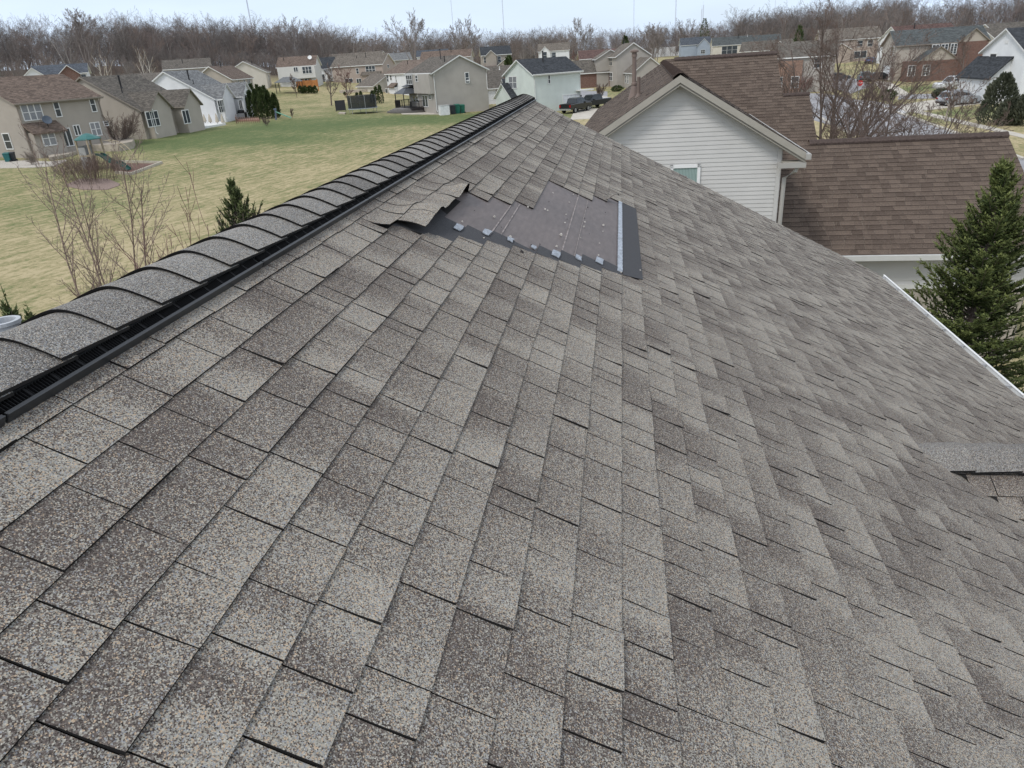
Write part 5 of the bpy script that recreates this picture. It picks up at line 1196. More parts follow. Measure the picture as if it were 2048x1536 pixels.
# white barked trees at the wood edge
for (px, py, top, seed, lab) in ((206, 146, 112, 81, 'pale birch trunk at the wood edge above the tan ranch roof'), (298, 160, 108, 82, 'leaning white trunk left of the bright white house')):
    p = atR(px, py, 150); z = tz(p.x, p.y); q = atR(px, top, 150); bare_tree('birch_tree', lab, 'tree', (p.x, p.y, z), tree_segs(seed, (q.z - z), dict(levels=3, kids=(7, 4, 3), ang=(20, 45), ratio=.4, up=.05, wob=.05, rmin=.025, start=(.4, .2, .2), n=5), 2, .12, .13), (plain('white_bark', (.62, .58, .52), .8), plain('tan_twigs', (.27, .21, .16), .9)))
# dark evergreen tips in the woods
for (px, top, d, H, lab) in ((1251, 73, 250, 9, 'small dark pine left of the brown flue'), (1600, 53, 235, 12, 'dark green pine behind the top of the big bare tree'), (1410, 37, 420, 16, 'dark pine tip on the skyline above the slate roofs'), (1018, 113, 200, 8, 'green cone shaped evergreen beside the far brick house'), (1014, 118, 195, 7, 'smaller green evergreen left of its taller twin by the far brick house')):
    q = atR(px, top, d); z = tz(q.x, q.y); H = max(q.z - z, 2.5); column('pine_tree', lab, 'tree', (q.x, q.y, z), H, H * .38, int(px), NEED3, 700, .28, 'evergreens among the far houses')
# arborvitae hedge, columns, round bushes
for i, (px, py, top, wd) in enumerate(((497, 236, 191, 1.15), (508, 237, 182, 1.2), (519, 238, 179, 1.25), (531, 238, 175, 1.25), (543, 237, 182, 1.2), (555, 236, 188, 1.15), (512, 226, 168, 1.0), (523, 224, 170, 1.0), (536, 222, 172, 1.0))):
    g = G(px, py); q = atR(px, top, math.hypot(g.x, g.y)); column('arborvitae', ('dark green arborvitae in the front row of the clump beyond the parasols' if i < 6 else 'dark green arborvitae tip rising behind the front row of the clump'), 'shrub', tuple(g), q.z - g.z, wd, 300 + i, NEED3, 1100, .15, 'arborvitae clump by the white house' if i < 6 else 'arborvitae tips behind the clump')
for i in range(7):
    g = G(602 + i * 4.9, 187); q = atR(602 + i * 4.9, 173 + (i % 2) * 2, math.hypot(g.x, g.y)); column('arborvitae', 'short dark arborvitae in the even row below the orange playhouse', 'shrub', tuple(g), q.z - g.z, 1.05, 320 + i, NEED3, 220, .16, 'short arborvitae row below the playhouse')
for i, (px, py, top, lab) in enumerate(((747, 205, 182, 'shortest of the three arborvitae left of the black gazebo'), (755, 207, 174, 'middle arborvitae of the three left of the black gazebo'), (763, 207, 171, 'tallest arborvitae of the three left of the black gazebo'))):
    g = G(px, py); q = atR(px, top, math.hypot(g.x, g.y)); column('arborvitae', lab, 'shrub', tuple(g), q.z - g.z, 1.1, 330 + i, NEED3, 600, .12, 'three arborvitae by the gazebo')
for (px, py, top, lab, wd) in ((953, 221, 205, 'small dark conifer under the basketball hoop', .8), (968, 219, 202, 'small dark conifer right of the basketball hoop', .8), (714, 192, 186, 'tiny round conifer by the far stone steps', .6), (722, 191, 183, 'tiny pointed conifer by the far stone steps', .6), (690, 190, 185, 'tiny dark shrub under the reddish bare tree', .5)):
    g = G(px, py); q = atR(px, top, math.hypot(g.x, g.y)); column('conifer', lab, 'shrub', tuple(g), q.z - g.z, wd, int(px), NEED3, 350, .1)
for (px, py, top, wd, lab, mt_) in ((1774, 201, 180, 2.1, 'round clipped green bush by the street corner', NEED3), (1234, 183, 172, 2.2, 'round green bush before the tall greige house', NEED3), (1885, 192, 178, 2.5, 'low green hedge bush behind the silver car', NEED4), (1875, 196, 184, 1.6, 'small green hedge bush left of the silver car', NEED4)):
    g = G(px, py); q = atR(px, top, math.hypot(g.x, g.y)); column('round_bush', lab, 'shrub', tuple(g), q.z - g.z, wd, int(px), mt_, 900, .11, None, True)
for i, (px, py, top, wd, lab) in enumerate(((1992, 247, 150, 3.6, 'tall dark brownish yew in front of the white gabled house'), (2052, 250, 182, 3.4, 'second brownish yew cut by the right edge'), (2015, 250, 200, 2.4, 'lower yew mound between the two tall yews'))):
    g = G(px, py); q = atR(px, top, math.hypot(g.x, g.y)); column('yew_bush', lab, 'shrub', tuple(g), q.z - g.z, wd, 340 + i, NEED4, 3200, .14)
# twiggy round shrub ring in the lawn, with its mulch
tag(drape('mulch_bed', [[(132, 370), (160, 358), (215, 358), (240, 368)], [(134, 373), (165, 380), (215, 380), (238, 372)]], plain('pinkish_mulch', (.25, .185, .16), .95, var=.3, scale=12), .04, kind=None), kind='structure')
ctr = G(183, 362); R = random.Random(9)
t = thing('bare_shrub', 'large round brown twiggy shrub in a mulch ring behind the birch', 'shrub', tuple(ctr)); segs = []
for i in range(190):
    az = R.uniform(0, 6.28); rr = R.random() ** .5 * 1.95; d = Vector((math.cos(az) * rr * .28, math.sin(az) * rr * .28, 1)); grow(R, Vector((math.cos(az) * rr, math.sin(az) * rr, -.1)), d, R.uniform(1.3, 2.0), .012, 1, segs, dict(levels=3, kids=(4, 5, 3), ang=(12, 40), ratio=.45, up=.06, wob=.08, rmin=.007, start=(.3, .3, .2), n=4))
V, F = tubes_np([s[0][:] for s in segs], [s[1][:] for s in segs], [s[2] for s in segs], [s[3] for s in segs], 3); fast_mesh('crown', V, F, TWIG, t)
V, F = tubes_np([(.3 * math.cos(a), .3 * math.sin(a), -.2) for a in range(6)], [(.5 * math.cos(a), .5 * math.sin(a), .9) for a in range(6)], [.03] * 6, [.015] * 6, 5); fast_mesh('stems', V, F, BARK, t)

# ------------------------------------------------------------------ garden things
def on(px, py): return G(px, py)
def facing(p, q): return math.atan2(q.y - p.y, q.x - p.x)
TEAL = plain('teal_plastic', (.045, .155, .145), .45, var=.1); GRN = plain('dark_green_plastic', (.02, .075, .065), .4, var=.1); GREYP = plain('grey_panel', (.30, .30, .30), .7); TANP = plain('tan_metal', (.42, .35, .24), .5)
# play tower with slide and arch ladder
p = on(193, 338); q = on(262, 343); t = thing('play_tower', 'play tower with teal roof, dark green slide and tan arch ladder on the lawn', 'playset', tuple(p), facing(p, q))
for (x, y) in ((-.7, -.7), (.7, -.7), (.7, .7), (-.7, .7)):
    mb = MB(); mb.box(x - .06, y - .06, -.1, x + .06, y + .06, 2.6); mb.build('post', WOODM, t)
mb = MB(); mb.lathe([(1.08, 2.52), (1.05, 2.6), (.6, 2.84), (.2, 3.0), (0, 3.03)], 8); mb.lathe([(0, 2.50), (1.07, 2.50)], 8); mb.build('canopy', TEAL, t)
mb = MB(); mb.box(-.75, -.75, 1.15, .75, .75, 1.25); mb.build('platform', WOODM, t)
mb = MB(); mb.box(-.72, -.74, .1, -.68, .74, 2.0); mb.box(-.7, -.74, .1, .2, -.70, 1.9); mb.build('side_panel', GREYP, t)
mb = MB(); pr = [(x, 1.22 - 1.15 * (x / 3.2) + .10 * math.sin(x * 3.4)) for x in [i * .2 for i in range(17)]]
for (x0, z0), (x1, z1) in zip(pr, pr[1:]):
    mb.hexa([(.72 + x0, -.28, z0 - .05), (.72 + x1, -.28, z1 - .05), (.72 + x1, .28, z1 - .05), (.72 + x0, .28, z0 - .05)], [(.72 + x0, -.28, z0), (.72 + x1, -.28, z1), (.72 + x1, .28, z1), (.72 + x0, .28, z0)])
    for y in (-.3, .26): mb.hexa([(.72 + x0, y, z0 - .05), (.72 + x1, y, z1 - .05), (.72 + x1, y + .05, z1 - .05), (.72 + x0, y + .05, z0 - .05)], [(.72 + x0, y, z0 + .14), (.72 + x1, y, z1 + .14), (.72 + x1, y + .05, z1 + .14), (.72 + x0, y + .05, z0 + .14)])
mb.build('slide', GRN, t)
arc = [(.7 + 2.6 * math.sin(a) * 1.05, .9 + 0 * a, 2.3 * math.cos(a) ** .7 if math.cos(a) > 0 else 0) for a in [i * math.pi / 2 / 10 for i in range(11)]]
for dy in (0, .5):
    mb = MB(); mb.tube([(x, y + dy, z) for x, y, z in arc], .03, 6); mb.build('arch_rail', TANP, t)
mb = MB()
for (x, y, z) in arc[1:10]: mb.tube([(x, y, z), (x, y + .5, z)], .02, 5)
mb.build('rungs', TANP, t)
tag(drape('play_bed', [[(218, 327), (322, 328)], [(232, 347), (262, 350)]], MULCH, .05, kind=None), kind='structure')
for a, b, lab in (((262, 350), (324, 327), 'long pale timber edging along the near side of the play bed'), ((232, 347), (262, 350), 'short pale timber edging by the foot of the slide'), ((240, 325), (324, 327), 'pale timber edging at the back of the play bed')):
    A, B = on(*a), on(*b); mb = MB(); mb.bar((A.x, A.y, tz(A.x, A.y) + .08), (B.x, B.y, tz(B.x, B.y) + .08), .18, .24); tag(mb.build('timber_edging', plain('pale_timber', (.46, .42, .35), .85)), lab, 'edging')
# patio tiers and gravel by the tan house
def terrace(name, spots, h, mat, label, cat='patio'):
    P = [on(*q) for q in spots]; z = max(tz(v.x, v.y) for v in P) + h; mb = MB(); b = [(v.x, v.y, tz(v.x, v.y) - .2) for v in P]; tp = [(v.x, v.y, z) for v in P]
    n = Vector((0, 0, 0)); 
    for i in range(len(P)): n += (P[i] - P[0]).cross(P[(i + 1) % len(P)] - P[0])
    if n.z < 0: b = b[::-1]; tp = tp[::-1]
    mb.hexa(b, tp); return tag(mb.build(name, mat), label, cat)
terrace('patio', [(100, 322), (146, 312), (172, 300), (150, 294), (95, 306)], .12, PAVE, 'lower tan paver tier at the patio door of the tan house')
terrace('raised_patio', [(165, 302), (205, 303), (240, 303), (268, 297), (271, 289), (240, 284), (200, 284), (165, 292)], .45, PAVE, 'raised round edged paver patio behind the play tower')
tag(drape('gravel_bed', [[(0, 322), (60, 322), (100, 324), (132, 320)], [(0, 337), (60, 336), (110, 333), (134, 322)]], GRAVEL, .05, kind=None), kind='structure')
tag(drape('mulch_bed', [[(218, 276), (300, 273), (352, 258)], [(218, 280), (300, 278), (356, 263)]], MULCH, .05, kind=None), kind='structure')
def bin_(px, py, mat, label, s=1.0):
    p = on(px, py); t = thing('trash_bin', label, 'bin', tuple(p), .4); mb = MB()
    mb.hexa([(-.26 * s, -.3 * s, 0), (.26 * s, -.3 * s, 0), (.26 * s, .3 * s, 0), (-.26 * s, .3 * s, 0)], [(-.33 * s, -.38 * s, 1.0 * s), (.33 * s, -.38 * s, 1.0 * s), (.33 * s, .38 * s, 1.0 * s), (-.33 * s, .38 * s, 1.0 * s)]); mb.build('body', mat, t)
    mb = MB(); mb.hexa([(-.35 * s, -.42 * s, 1.0 * s), (.35 * s, -.42 * s, 1.0 * s), (.35 * s, .40 * s, 1.0 * s), (-.35 * s, .40 * s, 1.0 * s)], [(-.30 * s, -.38 * s, 1.06 * s), (.30 * s, -.38 * s, 1.06 * s), (.30 * s, .36 * s, 1.1 * s), (-.30 * s, .36 * s, 1.1 * s)]); mb.build('lid', mat, t)
    for y in (-.3, .3):
        mb = MB(); mb.tube([(.3 * s, y * s - .04, .1), (.3 * s, y * s + .04, .1)], .1, 8); mb.build('wheel', BLACK, t)
BINT = plain('teal_bin', (.03, .14, .14), .5); BING = plain('green_bin', (.02, .13, .09), .5); BIND = plain('dark_bin', (.03, .035, .04), .5)
bin_(18, 324, BINT, 'teal bin beside the tan house at the left edge', .8); bin_(27, 323, BIND, 'dark bin beside the teal one at the left edge', .8)
bin_(906, 228, BIND, 'black wheeled bin beside the greige house wall', 1.15); bin_(915, 227, BING, 'green wheeled bin next to the black one', 1.2); bin_(925, 226, BING, 'second green wheeled bin, nearest the house corner', 1.1)
def acunit(px, py, label, s=1.0, mat=None):
    p = on(px, py); t = thing('air_conditioner', label, 'air conditioner', tuple(p), .3); a = .42 * s
    mb = MB(); mb.box(-a, -a, .05, a, a, .85 * s); mb.build('cabinet', mat or plain('ac_grey', (.24, .25, .26), .6), t)
    mb = MB(); mb.lathe([(0, .86 * s), (a * .8, .86 * s), (a * .85, .90 * s), (a * .3, .94 * s), (0, .94 * s)], 12); mb.build('fan_guard', BLACK, t)
    mb = MB()
    for i in range(8): z = .12 + i * .09 * s; mb.box(-a - .012, -a - .012, z, a + .012, a + .012, z + .03)
    mb.build('louvre', plain('ac_dark', (.12, .12, .13), .6), t)
acunit(309, 268, 'grey air conditioner under the triple window of the grey roofed house'); 
p = on(889, 230); t = thing('utility_box', 'white metal utility box against the greige gable wall', 'box', tuple(p), rad(34)); mb = MB(); mb.box(-.7, -.45, 0, .7, .45, 1.3); mb.build('cabinet', plain('white_metal', (.7, .7, .7), .5), t); mb = MB(); mb.box(-.74, -.49, 1.3, .74, .49, 1.36); mb.build('lid', plain('grey_lid', (.5, .5, .5), .5), t)
# white patio slab with furniture, row of closed parasols
terrace('patio_slab', [(352, 257), (406, 258), (452, 250), (440, 245), (375, 249)], .10, plain('white_concrete', (.72, .72, .71), .9, var=.06), 'bright white concrete patio beside the single storey houses')
def chair(px, py, mat, label, rz=0, s=1.0, group=None):
    p = on(px, py); t = thing('garden_chair', label, 'chair', (p.x, p.y, p.z + .12), rz, group)
    mb = MB(); mb.box(-.28 * s, -.28 * s, .36 * s, .28 * s, .28 * s, .44 * s); mb.build('seat', mat, t); mb = MB(); mb.hexa([(-.28 * s, .22 * s, .42 * s), (.28 * s, .22 * s, .42 * s), (.28 * s, .30 * s, .42 * s), (-.28 * s, .30 * s, .42 * s)], [(-.28 * s, .36 * s, 1.0 * s), (.28 * s, .36 * s, 1.0 * s), (.28 * s, .42 * s, 1.0 * s), (-.28 * s, .42 * s, 1.0 * s)]); mb.build('backrest', mat, t)
    for x in (-.26, .26):
        mb = MB(); mb.bar((x * s, -.26 * s, 0), (x * s, -.26 * s, .62 * s), .05 * s); mb.bar((x * s, -.26 * s, .62 * s), (x * s, .3 * s, .62 * s), .05 * s); mb.bar((x * s, .28 * s, 0), (x * s, .28 * s, .45 * s), .05 * s); mb.build('leg', BLACK, t)
chair(369, 254, plain('tan_cushion', (.36, .25, .18), .8), 'tan cushioned chair on the white patio', .3, 1.2); chair(376, 255, plain('dark_red_cushion', (.12, .03, .03), .8), 'dark red chair at the front of the white patio', -.4, 1.1); chair(393, 250, BLACK, 'black chair beside the low tables of the white patio', 1.2, 1.1); chair(401, 251, DARKWOOD, 'dark wicker chair in the middle of the white patio', 2.2, 1.1)
p = on(384, 254); t = thing('patio_table', 'low white table between the patio chairs', 'table', (p.x, p.y, p.z + .1)); mb = MB(); mb.lathe([(0, .42), (.55, .42), (.55, .47), (0, .47)], 14); mb.build('tabletop', WHITE, t)
for a in range(4):
    mb = MB(); mb.bar((.4 * math.cos(a * 1.57), .4 * math.sin(a * 1.57), 0), (.35 * math.cos(a * 1.57), .35 * math.sin(a * 1.57), .43), .05); mb.build('leg', WHITE, t)
def parasol(px, py, top, label):
    p = on(px, py); q = atR(px, top, math.hypot(p.x, p.y)); H = q.z - p.z; t = thing('closed_parasol', label, 'parasol', tuple(p), 0, 'closed parasols in a row')
    mb = MB(); mb.tube([(0, 0, 0), (0, 0, H * .99)], .03, 6); mb.build('pole', plain('pole_grey', (.4, .4, .38), .5), t)
    mb = MB(); mb.lathe([(.22, H * .22), (.26, H * .3), (.18, H * .62), (.07, H * .93), (0, H)], 8); mb.build('canopy', plain('oatmeal_canvas', (.50, .45, .37), .9), t)
    mb = MB(); mb.lathe([(.25, 0), (.25, .08), (.05, .12), (.05, .3)], 10); mb.build('base', BLACK, t)
for i, (px, py, top, w_) in enumerate(((396, 247, 227, 'first of the row, by the patio door'), (411, 248, 228, 'second of the row from the patio door'), (422, 249, 227, 'third and middle one of the row'), (436, 250, 226, 'fourth of the row, with a black pot at its foot'), (447, 250, 227, 'last of the row, nearest the hedge'))): parasol(px, py, top, 'closed oatmeal parasol, ' + w_)
# grill, covered swing seat, fire table behind the hedge edge
p = on(455, 240); t = thing('covered_seat', 'round brown wicker pod seat with red cushion by the white house', 'seat', tuple(p), .2)
mb = MB(); mb.lathe([(.5, .3), (1.15, .7), (1.25, 1.5), (.95, 2.1), (.3, 2.45), (0, 2.5)], 16); mb.build('shell', plain('brown_wicker', (.20, .12, .08), .9, var=.35, scale=20), t); mb = MB(); mb.lathe([(0, .1), (.9, .1), (1.3, .45), (1.25, .6), (0, .62)], 16, (.3, -.7, 0)); mb.build('cushion', plain('dull_red_cushion', (.24, .06, .05), .9), t)
p = on(485, 239); t = thing('grill', 'covered black grill with pale front near the hedge', 'grill', tuple(p), .1); mb = MB(); mb.box(-.7, -.35, .1, .7, .35, 1.0); mb.lathe([(.5, 1.0), (.5, 1.25), (.3, 1.4), (0, 1.42)], 12); mb.build('hood', BLACK, t); mb = MB(); mb.box(-.6, -.40, .2, .6, -.36, .9); mb.build('front_panel', plain('steel', (.4, .4, .4), .35, metal=.6), t)
for i, (a, b) in enumerate((((473, 247), (520, 246)), ((474, 238), (474, 247)))):
    A, B = on(*a), on(*b); mb = MB(); n = 11 if i == 0 else 5
    for k in range(n + 1): v = A.lerp(B, k / n); g = tz(v.x, v.y); mb.bar((v.x, v.y, g - .1), (v.x, v.y, g + .85), .05)
    for zz in (.25, .8): mb.bar((A.x, A.y, tz(A.x, A.y) + zz), (B.x, B.y, tz(B.x, B.y) + zz), .03)
    tag(mb.build('wire_fence', plain('rusty_posts', (.19, .12, .09), .9)), ('low wire garden fence with thin posts in front of the grill', 'short end run of the low wire garden fence')[i], 'fence')
terrace('garden_bed', [(472, 243), (520, 243), (516, 238), (474, 239)], .15, plain('reddish_soil', (.30, .18, .14), .95), 'low reddish raised bed inside the wire fence', 'bed')
p = on(566, 239); t = thing('play_slide', 'small green and grey toddler slide on the lawn', 'slide', tuple(p), .2)
mb = MB(); mb.hexa([(-.9, -.25, 1.1), (1.2, -.25, .1), (1.2, .25, .1), (-.9, .25, 1.1)], [(-.9, -.25, 1.2), (1.2, -.25, .2), (1.2, .25, .2), (-.9, .25, 1.2)]); mb.build('chute', plain('light_green_plastic', (.13, .33, .22), .5), t); mb = MB(); mb.bar((-1, -.3, 0), (-.8, -.3, 1.6), .1); mb.bar((-1, .3, 0), (-.8, .3, 1.6), .1); mb.bar((-1.0, -.3, 1.5), (-1.0, .3, 1.5), .1); mb.build('ladder', plain('blue_grey_plastic', (.14, .17, .25), .5), t)
# canopy, playhouse
def gazebo(px, py, W, D, H, rz, matr, matp, label, tiers=1, name='gazebo'):
    p = on(px, py); t = thing(name, label, 'gazebo', tuple(p), rz); mb = MB(); z = H
    def pyr(w, d, z0, z1, w2, d2): mb.hexa([(-w, -d, z0 - .06), (w, -d, z0 - .06), (w, d, z0 - .06), (-w, d, z0 - .06)], [(-w, -d, z0), (w, -d, z0), (w, d, z0), (-w, d, z0)]); mb.hexa([(-w, -d, z0), (w, -d, z0), (w, d, z0), (-w, d, z0)], [(-w2, -d2, z1), (w2, -d2, z1), (w2, d2, z1), (-w2, d2, z1)])
    pyr(W / 2, D / 2, H, H + W * .18, W * .16, D * .16)
    if tiers > 1: pyr(W * .22, D * .22, H + W * .21, H + W * .29, .05, .05)
    mb.build('canopy', matr, t)
    for x in (-1, 1):
        for y in (-1, 1): mb = MB(); mb.box(x * W * .46 - .06, y * D * .46 - .06, 0, x * W * .46 + .06, y * D * .46 + .06, H); mb.build('post', matp, t)
    return t
gazebo(581, 186, 5.6, 4.2, 2.3, .25, plain('grey_canvas', (.16, .165, .17), .8), BLACK, 'grey peaked canopy behind the off white house', 1)
p = on(617, 183); t = thing('playhouse', 'bright orange wooden playhouse front behind a row of short arborvitae', 'playhouse', tuple(p), .2); mb = MB(); mb.box(-2.4, -.1, .9, 2.4, .1, 2.3); mb.build('slat_wall', plain('orange_cedar', (.45, .19, .065), .7, var=.2, scale=4), t)
for x in (-2.3, -.8, .8, 2.3): mb = MB(); mb.box(x - .08, -.2, 0, x + .08, .2, 2.5); mb.build('post', plain('orange_cedar', (.45, .19, .065), .7, var=.2, scale=4), t)
# deck with black gazebo behind the greige house
D0 = on(845, 226); hz = rad(303.8); ex = Vector((math.cos(hz), math.sin(hz), 0)); ey = Vector((-ex.y, ex.x, 0))
c = on(834, 221); t = thing('deck', 'dark raised deck with railings and broad curved steps behind the greige house', 'deck', tuple(c), hz)
mb = MB(); mb.box(-4.2, -2.2, -.2, 4.2, 2.6, .62); mb.build('platform', DARKWOOD, t)
for i in range(4):
    mb = MB(); r0 = 2.6 + .42 * (3 - i); mb.lathe([(0, -.1), (r0, -.1), (r0, .15 * (i + 1) - .02), (0, .15 * (i + 1) - .02)], 24, (1.0, -1.6, 0)); mb.build('step', plain('grey_brown_step', (.12 + .03 * i, .11 + .03 * i, .10 + .03 * i), .8), t)
def rail(a, b):
    mb = MB(); A, B = Vector(a), Vector(b); n = max(2, int((B - A).length / .14))
    mb.bar(A + Vector((0, 0, .95)), B + Vector((0, 0, .95)), .09); mb.bar(A + Vector((0, 0, .12)), B + Vector((0, 0, .12)), .06)
    for k in range(n + 1): v = A.lerp(B, k / n); mb.bar(v, v + Vector((0, 0, .95)), .035 if k % 8 else .10)
    mb.build('railing', BLACK, t)
rail((-4.15, -2.15, .62), (-1.6, -2.15, .62)); rail((-4.15, -2.15, .62), (-4.15, 2.4, .62)); rail((3.4, -2.15, .62), (4.15, -2.15, .62)); rail((4.15, -2.15, .62), (4.15, 1.2, .62))
gz = gazebo(822, 221, 4.6, 3.6, 2.0, hz, plain('charcoal_metal_roof', (.075, .08, .09), .5), BLACK, 'charcoal two tiered metal gazebo standing on the dark deck', 2); gz.location.z += .62
p = on(862, 224); mb = MB(); mb.hexa([(-.6, -.35, 0), (.6, -.35, 0), (.6, .35, 0), (-.6, .35, 0)], [(-.6, -.35, .75), (.6, -.35, .75), (.55, .3, .9), (-.55, .3, .9)]); o = mb.build('storage_box', plain('dark_grey_resin', (.12, .12, .13), .6)); o.location = p; o.rotation_euler = (0, 0, hz); tag(o, 'dark grey storage chest beside the curved deck steps', 'chest')
drape('paved_edge', [[(795, 222), (880, 226)], [(805, 229), (885, 229)]], CONC, .04)
# trampoline, rebounder, stone steps
p = on(727, 226); t = thing('trampoline', 'round trampoline with black safety net on the lawn', 'trampoline', tuple(p)); R_ = 2.2
mb = MB(); mb.lathe([(0, .85), (R_ * .85, .85), (R_, .87), (R_ + .1, .80), (R_, .76), (0, .82)], 24); mb.build('mat', BLACK, t)
mb = MB(); mb.lathe([(R_ - .02, .88), (R_ - .02, 2.6), (R_ + .02, 2.6), (R_ + .02, .88)], 24)
nm, ntx, nb_ = newmat('dark_net'); nb_.inputs['Base Color'].default_value = (.03, .035, .035, 1); nb_.inputs['Alpha'].default_value = .55; nb_.inputs['Roughness'].default_value = .8; mb.build('safety_net', nm, t)
mb = MB(); mb.lathe([(R_ + .02, .80), (R_ + .12, .78), (R_ + .12, .70), (R_ + .02, .68)], 24); mb.build('frame_pad', plain('pale_blue_pad', (.42, .47, .52), .6), t)
for k in range(6): a = k * 1.047; mb = MB(); mb.tube([(R_ * math.cos(a), R_ * math.sin(a), 0), (R_ * math.cos(a), R_ * math.sin(a), 2.65)], .035, 6); mb.build('pole', plain('galvanised', (.45, .46, .47), .4, metal=.5), t)
p = on(682, 223); t = thing('ball_rebounder', 'black rectangular sports net frame leaning back on the lawn', 'net', tuple(p), .3); mb = MB(); mb.hexa([(-.75, 0, .15), (.75, 0, .15), (.75, .06, .15), (-.75, .06, .15)], [(-.75, .35, 1.7), (.75, .35, 1.7), (.75, .41, 1.7), (-.75, .41, 1.7)]); mb.build('net', BLACK, t)
for x in (-.78, .78): mb = MB(); mb.bar((x, 0, 0), (x, .36, 1.72), .06); mb.bar((x, .36, 1.6), (x, .9, 0), .05); mb.build('leg', BLACK, t)
terrace('paver_pad', [(676, 228), (690, 229), (692, 226), (680, 225)], .1, PAVE, 'small tan paver pad in front of the black net frame')
for i, (a, b, lab) in enumerate((((680, 186), (745, 183), 'long pale stone terrace wall above the tiny conifers'), ((715, 197), (745, 194), 'lower pale stone step beside the arborvitae'), ((712, 201), (740, 199), 'lowest pale stone step behind the trampoline'))):
    A, B = on(*a), on(*b); mb = MB(); mb.bar((A.x, A.y, tz(A.x, A.y) + .2), (B.x, B.y, tz(B.x, B.y) + .2), 1.2, .7); tag(mb.build('stone_step', plain('pale_limestone', (.46, .40, .34), .9, var=.3, scale=3)), lab, 'step')
# basketball hoop
p = on(957, 215); t = thing('basketball_hoop', 'basketball hoop on a dark post between the greige and pale green houses', 'hoop', tuple(p), .2); mb = MB(); mb.tube([(0, 0, 0), (0, 0, 3.0), (0, -.4, 3.3)], .07, 8); mb.build('post', BLACK, t); mb = MB(); mb.box(-.7, -.48, 2.9, .7, -.42, 3.9); mb.build('backboard', plain('grey_board', (.33, .34, .35), .4), t)
mb = MB(); mb.tube([(.23 * math.cos(a), -.75 + .23 * math.sin(a), 3.05) for a in [k * math.pi / 6 for k in range(13)]], .015, 5); mb.build('rim', plain('orange_rim', (.4, .1, .03), .5), t)
# stop sign, mailbox
def text(txt, size, mat, parent, loc, rot, name='lettering'):
    cu = bpy.data.curves.new(name, 'FONT'); cu.body = txt; cu.size = size; cu.align_x = 'CENTER'; cu.align_y = 'CENTER'; cu.extrude = .004; tmp = bpy.data.objects.new('tmp', cu); COL.objects.link(tmp); bpy.context.view_layer.update()
    me = bpy.data.meshes.new_from_object(tmp.evaluated_get(bpy.context.evaluated_depsgraph_get())); bpy.data.objects.remove(tmp); bpy.data.curves.remove(cu)
    me.materials.clear(); me.materials.append(mat); o = bpy.data.objects.new(name, me); COL.objects.link(o); o.parent = parent; o.location = loc; o.rotation_euler = rot; return o
p = on(1716, 196); t = thing('stop_sign', 'red octagonal stop sign seen through the big bare tree', 'sign', tuple(p), rad(8))
mb = MB(); mb.tube([(0, 0, 0), (0, 0, 2.0)], .035, 6); mb.build('post', plain('galvanised', (.45, .46, .47), .4, metal=.5), t)
oc = [(.40 * math.cos(rad(22.5 + 45 * k)), .40 * math.sin(rad(22.5 + 45 * k))) for k in range(8)]
mb = MB(); mb.hexa([(x, -.02, 1.9 + z) for x, z in oc], [(x, -.045, 1.9 + z) for x, z in oc]); mb.build('plate', plain('sign_red', (.50, .03, .03), .4, var=.04), t)
text('STOP', .26, WHITE, t, (0, -.052, 1.9), (rad(90), 0, 0))

